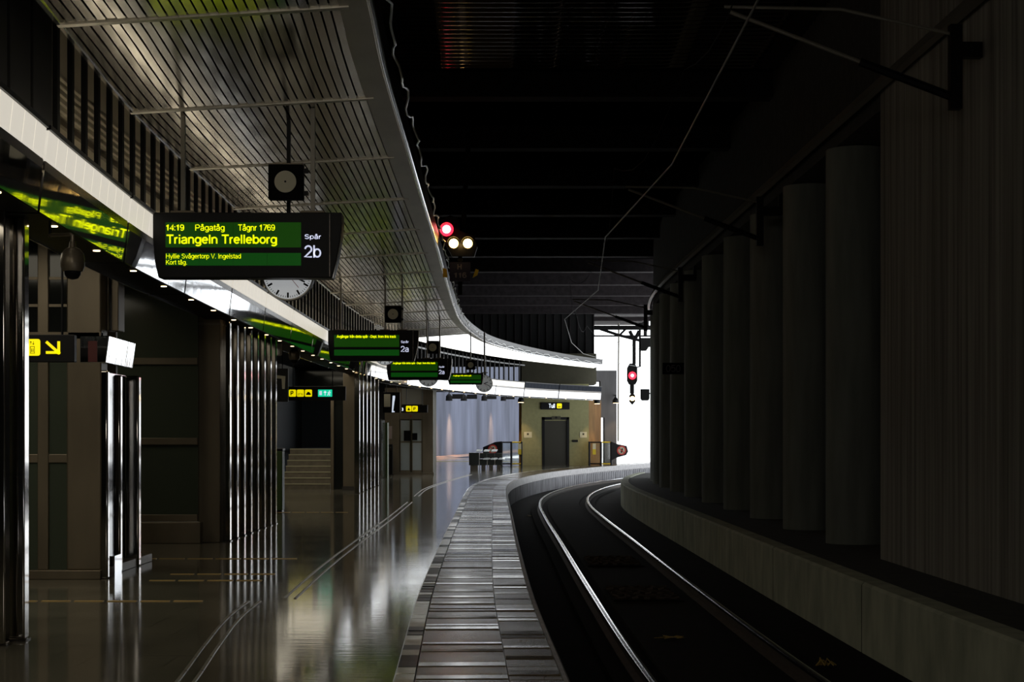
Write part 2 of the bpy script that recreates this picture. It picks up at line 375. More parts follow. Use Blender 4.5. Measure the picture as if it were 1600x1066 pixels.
# edge paving: two rows of slabs, each laid with a hair of tilt of its own
b = MB(); tl = MB(); td = MB(); pb = MB()
Y = 3.0; k = 0
while Y < 93:
    L = .6
    for d0, d1 in ((-.985, -.38), (-.375, -.03)):
        a = random.uniform(-.0035, .0035); c0 = random.uniform(-.001, .001)
        q = [on(E, Y+.004, d0), on(E, Y+.004, d1), on(E, Y+L*.5, d1), on(E, Y+L*.5, d0), on(E, Y+L-.006, d1), on(E, Y+L-.006, d0)]
        zz = [c0+.004-a, c0+.004-a, c0+.0055, c0+.0055, c0+.004+a, c0+.004+a]
        b.add([(q[i][0], q[i][1], zz[i]) for i in range(6)], [(0, 1, 2, 3), (3, 2, 4, 5)])
        for (i, j) in ((0, 1), (1, 2), (2, 4), (4, 5), (5, 3), (3, 0)):
            b.add([(q[i][0], q[i][1], zz[i]), (q[j][0], q[j][1], zz[j]), (q[j][0], q[j][1], -.01), (q[i][0], q[i][1], -.01)], [(0, 1, 2, 3)])
        w = random.uniform(.1, .2); y0 = Y+random.choice((.02, .2, .38)); a = random.uniform(-.0022, .0022)
        q = [on(E, y0, d0+.002), on(E, y0, d1-.002), on(E, y0+w, d1-.002), on(E, y0+w, d0+.002)]
        pb.add([(q[i][0], q[i][1], .0095+(-a if i < 2 else a)) for i in range(4)]+[(q[i][0], q[i][1], 0) for i in range(4)], [(0, 1, 2, 3), (0, 4, 5, 1), (1, 5, 6, 2), (2, 6, 7, 3), (3, 7, 4, 0)])
    for h in range(2):
        y0 = Y+h*.3; a = random.uniform(-.004, .004)
        q = [on(E, y0+.005, -1.12), on(E, y0+.005, -.995), on(E, y0+.295, -.995), on(E, y0+.295, -1.12)]
        t = td if random.random() < .42 else tl
        t.add([(q[i][0], q[i][1], .006+(-a if i < 2 else a)) for i in range(4)] + [(q[i][0], q[i][1], -.01) for i in range(4)],
              [(0, 1, 2, 3), (0, 4, 5, 1), (1, 5, 6, 2), (2, 6, 7, 3), (3, 7, 4, 0)])
    Y += L
e = struct(b.build('trim_1', 'slab'))
struct(pb.build('trim_17', 'band'))
e = struct(tl.build('trim_2', 'tile'))
e = struct(td.build('trim_3', 'tiled'))
Yd = frange(-3, 60, .8) + frange(60.4, 112, .4)
struct(MB().sweep(E, Yd, [(-1.14, -.3), (-1.14, -.02), (-.03, -.02), (-.025, .004), (.005, .004), (.02, -.012), (.02, -.24), (-.06, -.26), (-.06, -.3)]).build('trim_4', 'nosing'))
b = MB(); vs = []; Yr = frange(-3, 108, .11)
for i, Y in enumerate(Yr):
    d = -.02 if (i//2) % 2 else -.14
    q = on(E, Y, d); vs += [(q[0], q[1], -.85), (q[0], q[1], -.26)]
b.add(vs, [(2*i, 2*i+2, 2*i+3, 2*i+1) for i in range(len(Yr)-1)])
struct(b.build('wall_platform', 'side'))
# track slab with channels, walkway, walls
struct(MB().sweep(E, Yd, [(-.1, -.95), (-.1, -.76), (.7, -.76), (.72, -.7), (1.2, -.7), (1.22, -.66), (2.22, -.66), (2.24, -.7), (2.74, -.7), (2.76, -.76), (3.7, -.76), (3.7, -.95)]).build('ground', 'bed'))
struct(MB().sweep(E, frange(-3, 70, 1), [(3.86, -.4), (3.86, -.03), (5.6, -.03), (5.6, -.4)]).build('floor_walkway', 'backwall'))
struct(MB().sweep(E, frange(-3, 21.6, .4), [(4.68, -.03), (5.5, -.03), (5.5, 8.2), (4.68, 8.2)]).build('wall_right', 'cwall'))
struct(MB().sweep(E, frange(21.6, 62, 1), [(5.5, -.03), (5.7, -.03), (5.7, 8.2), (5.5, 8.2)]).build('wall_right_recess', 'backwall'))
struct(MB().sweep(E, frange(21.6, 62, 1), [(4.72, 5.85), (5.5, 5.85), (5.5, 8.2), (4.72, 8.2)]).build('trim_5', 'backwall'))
struct(MB().box(-12, -9, -3, 92, -.01, 8.2).build('wall_left', 'hall'))
struct(MB().box(-12, 9, -3.3, -3, -1, 8.2).build('wall_back', 'hall'))
struct(MB().box(-12, 18, -3, 92, 8.2, 8.5).build('ceiling', 'ceil'))
b = MB()
for Y in frange(30.2, 90, 5.2): b.box(-9, 9, Y, Y+.45, 7.72, 8.2)
struct(b.build('trim_6', 'ceilrib'))
b = MB(); n = 15*36; vs = []
for i in range(n+1):
    Y = 19.8+10*i/n; z = 8.14-.035*math.cos(2*math.pi*(Y-19.8)/.28)
    vs += [(-3.5, Y, z), (5, Y, z)]
b.add(vs, [(2*i, 2*i+1, 2*i+3, 2*i+2) for i in range(n)])
struct(b.build('ceiling_corrugated', 'corr', smooth=True))
# hall soffit, upper glazing behind the bars, hall end walls
Yh = frange(4, 84, 1)
b = MB(); vs = []
for Y in Yh: vs += [(-9, Y, 3.75), (FX(Y)-.4, Y, 3.75), (-9, Y, 3.9), (FX(Y)-.4, Y, 3.9)]
n = len(Yh)
b.add(vs, [(4*i, 4*i+1, 4*i+5, 4*i+4) for i in range(n-1)] + [(4*i+2, 4*i+6, 4*i+7, 4*i+3) for i in range(n-1)] + [(4*i+1, 4*i+3, 4*i+7, 4*i+5) for i in range(n-1)])
struct(b.build('ceiling_hall', 'soffit'))
struct(MB().sweep(FX, frange(4, 60, 1), [(-.95, 3.9), (-.9, 3.9), (-.9, 8.2), (-.95, 8.2)]).build('wall_upper', 'upglass'))
b = MB()
for z in [4.0+.085*k for k in range(9)]+[5.0+.085*k for k in range(5)]: b.sweep(FX, frange(4, 60, 1), [(-.9, z), (-.875, z+.008), (-.875, z+.03), (-.9, z+.038)])
struct(b.build('trim_7', 'upglass'))
struct(MB().sweep(FX, frange(4, 60, 1), [(-.9, 4.84), (-.85, 4.84), (-.85, 4.9), (-.9, 4.9)]).build('trim_15', 'bronze'))
struct(MB().box(-9, -5.0, 68, 68.3, 0, 8.2).build('wall_hall_end', 'hall'))
struct(MB().box(-9, -6.95, 44.5, 68, 0, 3.75).build('wall_hall_left', 'navyw'))
# far wall beyond the platform, lit from the open sky
b = MB(); vs = []
P0, P1 = (-7.0, 92.0), (2.4, 165.0)
b.add([(P0[0], P0[1], -.4), (P1[0], P1[1], -.4), (P1[0], P1[1], 9), (P0[0], P0[1], 9), (P0[0]-.4, P0[1]+.1, -.4), (P1[0]-.4, P1[1]+.1, -.4), (P1[0]-.4, P1[1]+.1, 9), (P0[0]-.4, P0[1]+.1, 9)],
      [(0, 1, 2, 3), (4, 7, 6, 5), (0, 4, 5, 1), (1, 5, 6, 2), (2, 6, 7, 3), (3, 7, 4, 0)])
struct(b.build('wall_far', 'lilac'))
dx, dy = P1[0]-P0[0], P1[1]-P0[1]
b = MB()
b.add([(P0[0]+.02, P0[1], 0), (P1[0]+.02, P1[1], 0), (P1[0]+.5, P1[1], 0), (P0[0]+.5, P0[1], 0), (P0[0]+.02, P0[1], .14), (P1[0]+.02, P1[1], .14), (P1[0]+.5, P1[1], .14), (P0[0]+.5, P0[1], .14)],
      [(0, 3, 2, 1), (4, 5, 6, 7), (0, 1, 5, 4), (1, 2, 6, 5), (2, 3, 7, 6), (3, 0, 4, 7)])
struct(b.build('baseboard_far', 'brick'))
struct(MB().box(-7, .3, 96.0, 96.14, 0, .012).build('trim_8', 'yline'))
struct(MB().box(-40, 60, 108, 400, -.8, -.76).build('ground_outside', 'ground'))
struct(MB().box(9.5, 60, 93, 108, -.8, -.77).build('ground_outside_near', 'ground'))
# dark ribbed cladding above the far end of the canopy, pale lintel slab and gantry beyond
struct(MB().box(-9, 4.35, 88, 88.4, 5.15, 8.2).build('wall_portal', 'soffit'))
b = MB()
for X in frange(-8.6, 4.3, .42): b.box(X, X+.035, 87.86, 88, 5.15, 7.9)
struct(b.build('trim_9', 'ceilrib'))
struct(MB().box(1.5, 7.4, 88.6, 97, 7.93, 8.19).build('trim_10', 'greyc'))

# ------------------------------------------------------------------ rails, barrier, wall columns
def rail(dc, label):
    t = thing('rail', label, 'rail', group='running rails')
    YY = frange(-2, 60, .8) + frange(60.4, 106, .4)
    MB().sweep(E, YY, [(dc-.075, -.7), (dc+.075, -.7), (dc+.075, -.688), (dc+.01, -.67), (dc+.01, -.59), (dc+.034, -.582), (dc-.034, -.582), (dc-.01, -.59), (dc-.01, -.67), (dc-.075, -.688)]).build('rail_web', 'railweb', t)
    MB().sweep(E, YY, [(dc-.035, -.585), (dc-.035, -.558), (dc-.022, -.551), (dc, -.549), (dc+.022, -.551), (dc+.035, -.558), (dc+.035, -.585)]).build('rail_head', 'railhead', t, smooth=True)
    return t
rail(.98, 'shiny steel rail nearest the platform edge')
rail(2.49, 'shiny steel rail nearest the low concrete barrier')
Yb = [-2, 6.6, 12.2, 17.9, 23.5, 29.1, 34.7, 40.3, 45.9, 51.5, 57, 63, 70]
bn = ['beside the camera', 'running out of the bottom right corner', 'holding the nearest dark vertical joint']
for i in range(1, len(Yb)-1):
    y0, y1 = Yb[i]+.025, Yb[i+1]-.025
    o = MB().sweep(E, frange(y0, y1, .7), [(3.6, -.8), (3.86, -.8), (3.86, 0), (3.63, 0), (3.6, -.03)]).build('concrete_barrier', 'barrier')
    MB().sweep(E, [y1, y1+.05], [(3.605, -.8), (3.85, -.8), (3.85, -.01), (3.635, -.01), (3.605, -.035)]).build('joint_filler', 'blackm', o)
    tag(o, 'low concrete barrier section, %s along the track from the camera' % ORD[i-1], 'barrier', 'barrier sections along the track')
colm = None
for i in range(11):
    Y = 24.75+3.7*i; q = on(E, Y, 5.04)
    if colm is None:
        colm = MB().lathe((0, 0, 0), [(.43, 0), (.43, 5.86)], 40).build('concrete_column', 'column', smooth=True); o = colm
    else:
        o = colm.copy(); COL.objects.link(o)
    o.location = (q[0], q[1], -.03)
    tag(o, 'round concrete column on the walkway, %s one beyond the flat board-marked wall' % ORD[i], 'column', 'row of round columns', 'thing')
b = MB().sweep(E, frange(14, 61, .8), [(4.52, 6.02), (4.6, 6.0), (4.66, 6.05), (4.64, 6.13), (4.56, 6.15)])
o = b.build('conduit', 'guide', smooth=True); tag(o, 'long pale conduit under the ceiling above the round columns', 'pipe')
# distance plate on the columns
q = at(1052, 576, 46.45)
t = thing('distance_plate', 'small black number plate on a far round column', 'sign', (q[0], q[1], q[2]))
MB().prism([(-.3, -.16), (.3, -.16), (.3, .16), (-.3, .16)], 0, .02).build('plate', 'blackm', t); text('050', 'gletter', t, (-.2, -.004, -.1), .2, .4)
MB().cyl((.15, .02, 0), (.2, .3, 0), .02, 8).build('bracket', 'blackm', t)

# catenary brackets on the right wall and the contact wire
def bracket(Y, label):
    q = on(E, Y, 0); t = thing('catenary_bracket', label, 'bracket', (q[0], q[1], 0), head(E, Y), 'overhead line brackets')
    MB().box(4.33, 4.45, -.06, .06, 4.95, 5.82).build('post', 'black', t)
    MB().box(4.45, 4.66 if Y < 20 else 4.78, -.05, .05, 5.48, 5.64).build('wall_arm', 'black', t)
    if Y > 20: MB().box(4.72, 4.8, -.05, .05, 5.5, 5.85).build('wall_plate', 'black', t)
    MB().tube([(4.36, 0, 5.08), (3.4, 0, 5.44)], .045, 8).build('insulator', 'black', t)
    MB().tube([(3.4, 0, 5.44), (2.05, 0, 5.95)], .022, 8).build('steady_rod', 'guide', t)
    MB().tube([(4.4, 0, 5.72), (3.2, 0, 5.98), (2.0, 0, 6.0)], .018, 8).build('stay_wire', 'guide', t)
    return t
for i, Y in enumerate((17.1, 29.6, 42.2, 54.6)):
    bracket(Y, 'black overhead line bracket on the right wall, %s along the track' % ORD[i])
cw = [(2.15, 4), (1.9, 12), (2.0, 20.8), (1.6, 28.5), (2.02, 39), (1.55, 49), (2.2, 61.5), (3.0, 70), (5.2, 80), (9.2, 92), (14.5, 104)]
o = MB().tube([(x, y, 4.97) for x, y in cw], .011, 8).build('contact_wire', 'wire'); tag(o, 'thin zigzag overhead contact wire above the track', 'wire')
b = MB()
for i in range(len(cw)-1):
    (x0, y0), (x1, y1) = cw[i], cw[i+1]
    b.tube([(x0+(x1-x0)*t+.15, y0+(y1-y0)*t, 6.15-.5*math.sin(math.pi*t)) for t in (0, .17, .33, .5, .67, .83, 1)], .007, 6)
o = b.build('messenger_wire', 'blackm'); tag(o, 'dark sagging messenger wire above the contact wire', 'wire')

# bits lying on the track slab
for i, (Yc, lab) in enumerate(((23.3, 'dark ridged grating between the rails nearer the camera'), (29.2, 'dark ridged grating between the rails farther from the camera'))):
    q = on(E, Yc, 1.74); t = thing('track_grating', lab, 'grating', (q[0], q[1], -.66), head(E, Yc), 'gratings between the rails')
    MB().box(-.48, .48, -.9, .9, 0, .012).build('tray', 'bed', t)
    for k in range(6):
        y = -.8+.32*k
        MB().tube([(-.46+.02*j, y+.03*math.sin(j*.7+k*2), .035+.012*math.sin(j*.9+k)) for j in range(0, 47, 4)], .024, 8).build('ridge', 'railweb', t, smooth=True)
q = at(1050, 997, 18.35)
b = MB(); ang = [i*2*math.pi/14 for i in range(14)]
vs = [(0, 0, .015)]+[((.155 if i % 2 else .085)*math.cos(a), (.13 if i % 2 else .07)*math.sin(a), .004+.02*((i*7) % 3)/2) for i, a in enumerate(ang)]
b.add(vs, [(0, 1+i, 1+(i+1) % 14) for i in range(14)]); b.tube([(.0, 0, .012), (-.2, -.05, .01)], .004, 6)
o = b.build('fallen_leaf', 'ochre', loc=(q[0], q[1], -.655)); tag(o, 'yellow-brown fallen leaf lying between the rails', 'leaf')
q = at(1283, 1030, 16.9)
b = MB()
for k in range(7):
    a = k*.9; b.tube([(.02*k-.06, -.04*math.cos(a), .01), (.02*k-.04+.03*math.cos(a), .03*math.sin(a), .05+.015*(k % 3)), (.03*k-.03, .05*math.cos(a*2), .012)], .008, 6)
o = b.build('dry_twig', 'ochre', loc=(q[0], q[1], -.76)); tag(o, 'small tangle of dry brown twigs beside the rail by the barrier', 'twig')
q = at(818, 801, 47.5)
b = MB(); b.add(vs, [(0, 1+i, 1+(i+1) % 14) for i in range(14)])
o = b.build('dead_leaf', 'ochre', loc=(q[0]+.25, q[1], -.755)); o.scale = (1.4, 3.5, 1); tag(o, 'pale dead leaf below the platform edge where the track bends', 'leaf')

# ------------------------------------------------------------------ canopy, bay by bay
NB = 28
BAY = [6.2+3.7*i for i in range(22)]     # joints 6.2, 9.9, 13.6, 17.3 ...
BAY[-1] = 84.6
def CX(Y, t): return CL(Y)*(1-t)+CR(Y)*t
for i in range(21):
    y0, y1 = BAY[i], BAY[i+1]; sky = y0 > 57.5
    t = thing('canopy_panel', ('bright frosted luminous bay of the canopy, %s along the platform' if sky else 'ribbed aluminium canopy bay over the platform, %s along it') % ORD[i], 'canopy', group='canopy bays')
    yy = frange(y0+.03, y1-.03, .2 if y0 < 40 else .45)
    if not sky:
        b = MB()
        for k in range(NB):
            a0 = .005+(.90)*(k/NB); a1 = a0+.90/NB*.8; vs = []
            ph = random.uniform(0, 6.28); base = random.uniform(-.002, .002)
            for Y in yy:
                dz = base+.0018*math.sin(Y*5.1+ph)+.0018*math.sin(Y*2.3+ph*2)
                vs += [(CX(Y, a0), Y, ZC(a0)+dz), (CX(Y, a1), Y, ZC(a1)+dz), (CX(Y, a0), Y, ZC(a0)+.03), (CX(Y, a1), Y, ZC(a1)+.03)]
            m = len(yy)
            b.add(vs, [f for j in range(m-1) for f in ((4*j, 4*j+4, 4*j+5, 4*j+1), (4*j, 4*j+2, 4*j+6, 4*j+4), (4*j+1, 4*j+5, 4*j+7, 4*j+3))] + [(0, 1, 3, 2), (4*m-4, 4*m-2, 4*m-1, 4*m-3)])
        b.build('ribbed_soffit', 'alu', t, smooth=True)
        b = MB(); vs = []
        for Y in yy: vs += [(CX(Y, 0), Y, ZC(0)+.07), (CX(Y, 1), Y, ZC(1)+.07), (CX(Y, 0), Y, ZC(0)+.1), (CX(Y, 1), Y, ZC(1)+.1)]
        b.add(vs, [f for j in range(len(yy)-1) for f in ((4*j, 4*j+4, 4*j+5, 4*j+1), (4*j+2, 4*j+3, 4*j+7, 4*j+6))]); b.build('backing', 'blackm', t)
        for Y in (y0, y1-.045):
            b = MB(); b.add([(CX(Y+w, a), Y+w, ZC(a)+h) for h in (-.012, .03) for w in (0, .04) for a in (0, .93)], [(0, 1, 3, 2), (4, 6, 7, 5), (0, 4, 5, 1), (2, 3, 7, 6)])
            b.build('joint_strip', 'alub', t)
    else:
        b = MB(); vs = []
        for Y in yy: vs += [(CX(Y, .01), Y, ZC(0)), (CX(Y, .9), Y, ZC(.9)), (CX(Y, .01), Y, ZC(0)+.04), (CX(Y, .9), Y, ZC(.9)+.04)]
        b.add(vs, [f for j in range(len(yy)-1) for f in ((4*j, 4*j+4, 4*j+5, 4*j+1), (4*j+2, 4*j+3, 4*j+7, 4*j+6))]); b.build('frosted_pane', 'glowpane', t)
        b = MB(); vs = []
        for Y in yy: vs += [(CX(Y, 0), Y, 5.13), (CX(Y, 1), Y, 5.13), (CX(Y, 0), Y, 5.17), (CX(Y, 1), Y, 5.17)]
        b.add(vs, [f for j in range(len(yy)-1) for f in ((4*j, 4*j+4, 4*j+5, 4*j+1), (4*j+2, 4*j+3, 4*j+7, 4*j+6), (4*j, 4*j+2, 4*j+6, 4*j+4), (4*j+1, 4*j+5, 4*j+7, 4*j+3))]); b.build('backing', 'blackm', t)  # opaque cap added to keep the pane's glow off the ceiling
    wb = .27
    q = [(-wb, 5.085), (-.03, 5.095), (-.03, 5.14), (-wb, 5.13)]
    MB().sweep(CR, frange(y0, y1, .6 if y0 < 50 else .45), q).build('edge_border', 'alub', t)
    MB().sweep(CR, frange(y0, y1, .6 if y0 < 50 else .4), [(.035*math.cos(a*math.pi/5), 5.10+.035*math.sin(a*math.pi/5)) for a in range(10)]).build('edge_rim', 'rim', t, smooth=True)
    MB().sweep(CR, frange(y0, y1, .6), [(-.05, 5.14), (.0, 5.14), (.03, 5.38), (-.05, 5.38)]).build('edge_upstand', 'black', t)
    MB().sweep(CL, frange(y0, y1, .6), [(-.0, 4.93), (.035, 4.93), (.035, 5.0), (-.0, 5.0)]).build('inner_trim', 'rim' if not sky else 'alub', t)
# wavy cable clipped along the outer edge
pts = []
for j, Y in enumerate(frange(8, 84, .22)):
    q = on(CR, Y, .13+.02*math.sin(Y*5.1)+.016*math.sin(Y*2.3)); pts.append((q[0], q[1], 5.16+.035*math.sin(Y*3.7)+.015*math.sin(Y*9.1)))
o = MB().tube(pts, .012, 6).build('cable', 'cablem', smooth=True); tag(o, 'wavy pale cable strung along the outer edge of the canopy', 'cable')

# ------------------------------------------------------------------ fascia with light box and mirror strip
FJ = [5.3+3.7*i for i in range(22)]       # joints 5.3, 9.0, 12.7 ...
FJ[-1] = 83.2
for i in range(21):
    y0, y1 = FJ[i]+.04, FJ[i+1]-.04; yy = frange(y0, y1, .5)
    far = y0 > 74
    t = thing('lit_fascia', 'lit fascia bay with mirror strip above the platform, %s from the camera' % ORD[i], 'fascia', group='lit fascia bays')
    MB().sweep(FX, yy, [(-.0, 3.3), (.0375, 3.62), (.03, 3.62), (-.03, 3.3)]).build('mirror_strip', 'mirror', t)
    MB().sweep(FX, yy, [(.0375, 3.622), (.044, 3.69), (.03, 3.69), (.02, 3.622)]).build('divider_strip', 'mgrey', t)
    b = MB()
    nn = max(1, round((y1-y0)/.36)); st = (y1-y0)/nn
    for k in range(nn): b.sweep(FX, [y0+k*st+.006, y0+(k+1)*st-.006], [(.044, 3.70), (.070, 3.925), (.02, 3.925), (.02, 3.70)])
    b.build('light_panel' if not far else 'steel_panel', 'lightbox' if not far else 'fdark', t)
    MB().sweep(FX, yy, [(-.02, 3.69), (.018, 3.69), (.018, 3.93), (-.02, 3.93)]).build('panel_back', 'mgrey', t)
    MB().sweep(FX, yy, [(-.1, 3.93), (.085, 3.93), (.09, 3.965), (-.1, 3.965)]).build('top_rail', 'black', t)
    MB().sweep(FX, yy, [(-.42, 3.285), (.0, 3.285), (-.0, 3.3), (-.06, 3.33), (-.38, 3.33), (-.38, 3.75), (-.42, 3.75)]).build('soffit_lip', 'soffit', t)
    MB().sweep(FX, yy, [(-.44, 3.27), (-.42, 3.27), (-.42, 3.3), (-.44, 3.3)]).build('lip_edge', 'rim', t)
    spots = [Y for Y in (y0+.75, y0+2.55) if Y < y1]
    for Y in spots:
        q = on(FX, Y, -.05); MB().lathe((q[0], q[1], 3.278), [(.033, 0), (.033, .012)], 16).build('downlight', 'lamp', t)
    q = on(FX, (y0+y1)/2, -.12)
    if y0 < 62:
        light('fascia_downlight', 'SPOT', (q[0], q[1], 3.26), DOWNLIGHT*3, (1, .74, .45), size=.04, spot=75)
    if y0 < 58:
        u = light('fascia_upfill', 'AREA', (q[0]+.02, q[1], 4.0), UPFILL, (1, .88, .66), size=.1, size_y=3.4)  # added fill, brightens canopy and upper wall
        u.rotation_euler = (math.pi, -math.radians(38), head(FX, (y0+y1)/2))

# bars standing on the fascia up to the canopy
NBAR = 6
for i in range(19):
    y0 = 14.75+3.7*i
    if y0 > 76: break
    t = thing('bar_screen', 'screen of dark upright bars standing on the fascia, %s bay from the camera' % ORD[i], 'screen', group='screens of upright bars')
    for k in range(NBAR):
        Y = y0+3.7/NBAR*k
        if Y > 76.3: continue
        q = on(FX, Y, -.3); top = 7.2 if Y < 52 else 4.9
        MB().obox((q[0], q[1], (3.95+top)/2), (.045, .1, top-3.95), head(FX, Y)).build('bar', 'blackm', t)
    MB().sweep(FX, frange(y0-.1, min(y0+3.6, 76.4), .5), [(-.34, 3.9), (-.25, 3.9), (-.25, 3.96), (-.34, 3.96)]).build('sill_rail', 'black', t)
    MB().sweep(FX, frange(y0-.1, min(y0+3.6, 76.4), .5), [(-.33, 4.72), (-.28, 4.72), (-.28, 4.78), (-.33, 4.78)]).build('cross_rail', 'black', t) if y0 > 56 else None
b = MB()
for k in range(6): b.obox((on(FX, 9.9+.8*k, -.32)[0], 9.9+.8*k, 5.6), (.18, .74, 3.3), head(FX, 10+.8*k))
o = b.build('dark_cladding', 'soffit', bevel=.02); tag(o, 'tall dark cladding panels standing on the nearest fascia, top left', 'panel')

# ------------------------------------------------------------------ hanging train displays, loudspeakers, clocks
def display(name_lab, left, top, w, h, Y, rows, track, posts, rz=0, small=False, canopy=5.0):
    """left/top = upper left corner of the front face"""
    t = thing('train_display', name_lab, 'display', (left, Y, top), rz, 'hanging train displays')
    s = w/2.03
    def L(x, z): return (x*s, -z*s)
    H = h/s
    out = [(.0, -.02), (.02, 0), (1.9, 0), (2.03, 0), (2.032, -.12), (2.015, -.3), (1.98, -.5), (1.93, -H), (.06, -H), (.02, -H*.75), (.0, -H*.4)]
    out = [(a*s, b*s) for a, b in out][::-1]
    MB().prism(out, 0, .26).build('housing', 'black', t, bevel=.008)
    MB().prism([(a*s, b*s) for a, b in [(1.9, -.015), (1.9, -H+.015), (1.906, -H+.015), (1.906, -.015)]], -.004, .02).build('seam', 'mgrey', t)
    rim = [(2.034, -.01), (2.036, -.12), (2.02, -.3), (1.985, -.5), (1.937, -H)]
    MB().tube([(a*s, .01, b*s) for a, b in rim], .006, 6).build('edge_trim', 'rim', t)
    x1 = 1.595 if not small else 1.9
    MB().box(.138*s, x1*s, -.006, .01, -.377*s, -.108*s).build('upper_screen', 'scr', t)
    MB().box(.138*s, x1*s, -.006, .01, -.572*s, -.437*s).build('lower_screen', 'scr2', t)
    b = MB()
    for k in (1, 2, 3):
        x = (.138+(x1-.138)*k/4)*s; b.box(x-.001, x+.001, -.0075, -.005, -.377*s, -.108*s); b.box(x-.001, x+.001, -.0075, -.005, -.572*s, -.437*s)
    b.build('screen_joint', 'black', t)
    for body, xa, xb, zb, cap, bo in rows: text(body, 'ledy', t, (xa*s, -.012, -zb*s), cap*s, (xb-xa)*s, bo)
    if track:
        text('Spår', 'ledw', t, (1.632*s, -.006, -.286*s), .05*s, .178*s, .012)
        text(track, 'ledw', t, (1.632*s, -.006, -.487*s), .133*s, .178*s, .004)
    b = MB(); ztop = [canopy-top]
    for x in posts:
        Xw, Yw = left+x*math.cos(rz)-.125*math.sin(rz), Y+x*math.sin(rz)+.125*math.cos(rz)
        ct = ZC((Xw-CL(Yw))/(CR(Yw)-CL(Yw)))-.002
        MB().box(x-.022, x+.022, .1, .15, .0, ct-top).build('hanger_post', 'guide', t)
        MB().box(x-.12, x+.12, .04, .21, .0, .025).build('post_foot', 'bronze', t, bevel=.006)
    return t
def speaker(label, x, z, Y, size, stub):
    t = thing('loudspeaker', label, 'loudspeaker', (x, Y, z), group='loudspeakers above the displays')
    h = size/2
    MB().box(-h, h, 0, .14, -h, h).build('cabinet', 'blackm', t, bevel=.008)
    MB().disc((0, -.012, 0), size*.315, 36, .02).build('grille', 'spk', t)
    MB().disc((0, -.016, 0), size*.03, 12, .01).build('boss', 'black', t)
    MB().box(-h, h, -.012, .15, h, h+.012).build('top_flange', 'bronze', t)
    b = MB(); b.box(h, h+.05, .04, .1, h*.55, h*.8); b.box(h, h+.05, .04, .1, -h*.75, -h*.5)
    b.build('clamp', 'black', t)
    if stub: MB().box(-.02, .02, .05, .1, -h-stub, -h).build('stub_post', 'black', t)
def clock(label, x, z, Y, r, hang, face='clockf', hands=True):
    t = thing('platform_clock', label, 'clock', (x, Y, z), group='round platform clocks')
    MB().disc((0, 0, 0), r, 48, .12).build('case', 'black', t)
    MB().disc((0, -.006, 0), r*.95, 48, .012).build('face', face, t)
    MB().ring((0, -.012, 0), r*.95, r*1.0, 48, .02).build('bezel', 'alub', t)
    b = MB()
    for k in range(60):
        a = k*math.pi/30; l = .2 if k % 5 == 0 else .07; w = .045 if k % 5 == 0 else .012
        rr = r*(.9-l/2); b.obox((rr*math.sin(a), -.009, rr*math.cos(a)), (w*r*1.6, .004, l*r), 0, 0, a)
    b.build('minute_marks', 'black', t)
    # nineteen minutes past two
    for nm, ang, l, w, m in (('hour_hand', math.radians(69.5), .5, .09, 'black'), ('minute_hand', math.radians(114), .78, .06, 'black'), ('second_hand', math.radians(141), .72, .02, 'redp')):
        MB().obox((r*l*.42*math.sin(ang), -.016-(.004 if m == 'redp' else 0), r*l*.42*math.cos(ang)), (w*r, .004, l*r), 0, 0, ang).build(nm, m, t)
    MB().box(-.02, .02, .04, .09, r, ZC((x-CL(Y))/(CR(Y)-CL(Y)))-(.002 if Y < 57.5 else -.012)-z).build('hanger', 'black', t)
# nearest display
k1 = 17.5/F
X1, Z1 = (232-800)*k1, EYE+(678-332)*k1
display('nearest hanging train display with a departure to Trelleborg at 14:19', X1+.045, Z1, 1.985, .688, 17.5,
        [('14:19', .143, .337, .197, .066, .012), ('Pågatåg', .457, .775, .197, .066, .006), ('Tågnr 1769', .92, 1.314, .197, .066, .006),
         ('Triangeln Trelleborg', .15, 1.337, .337, .096, .014), ('Hyllie Svågertorp V. Ingelstad', .143, .95, .497, .052, .0), ('Kort tåg.', .143, .373, .562, .05, .0)],
        '2b', [(276-232)*k1, (480-232)*k1])
X, Y, Z = at(446, 284, 17.55); speaker('largest square loudspeaker with a round grille above the nearest display', X, Z, Y, .365, 0)
X, Y, Z = at(450, 429, 18.2); clock('nearest white round clock half hidden below the nearest display', X, Z, Y, .283, 1.2)
k2 = 37.3/F
row2 = [('Avgångar från detta spår - Dept. from this track', .2, 1.52, .172, .06, .016)]
display('second hanging train display marked track 2a, beyond the nearest one', (512.5-800)*k2, EYE+(678-516)*k2, 2.03, .69, 37.3, row2, '2a',
        [(532-512.5)*k2, (601.5-512.5)*k2, (628-512.5)*k2], head(E, 37.3))
X, Y, Z = at(614, 491, 37.35); speaker('square loudspeaker between two posts above the second display', X, Z, Y, .37, 0)
X, Y, Z = at(601.5, 554, 38.3); clock('round clock mostly hidden below the second display', X, Z, Y, .25, .8)
k3 = 50.4/F
display('third hanging train display marked track 2a, in front of the bright luminous canopy', (604-800)*k3, EYE+(678-560.5)*k3, 1.98, .65, 50.4, row2, '2a',
        [(667-604)*k3, (687-604)*k3], head(E, 50.4)-.05)
X, Y, Z = at(676, 543, 50.45); speaker('square loudspeaker on a post above the third display', X, Z, Y, .38, 0)
X, Y, Z = at(669, 588, 51.2); clock('pale round clock peeping out below the third display', X, Z, Y, .32, .5, 'clockg')
k4 = 57.5/F
display('smallest farthest train display with one yellow line, beside a grey clock', (700-800)*k4, EYE+(678-583)*k4, 1.22, .40, 57.5,
        [('Avgångar från detta spår', .3, 1.35, .19, .075, .02)], None, [(735-700)*k4, (757-700)*k4], -.04, small=True)
X, Y, Z = at(735.5, 570.5, 57.55); speaker('smallest square loudspeaker above the farthest display', X, Z, Y, .32, .1)
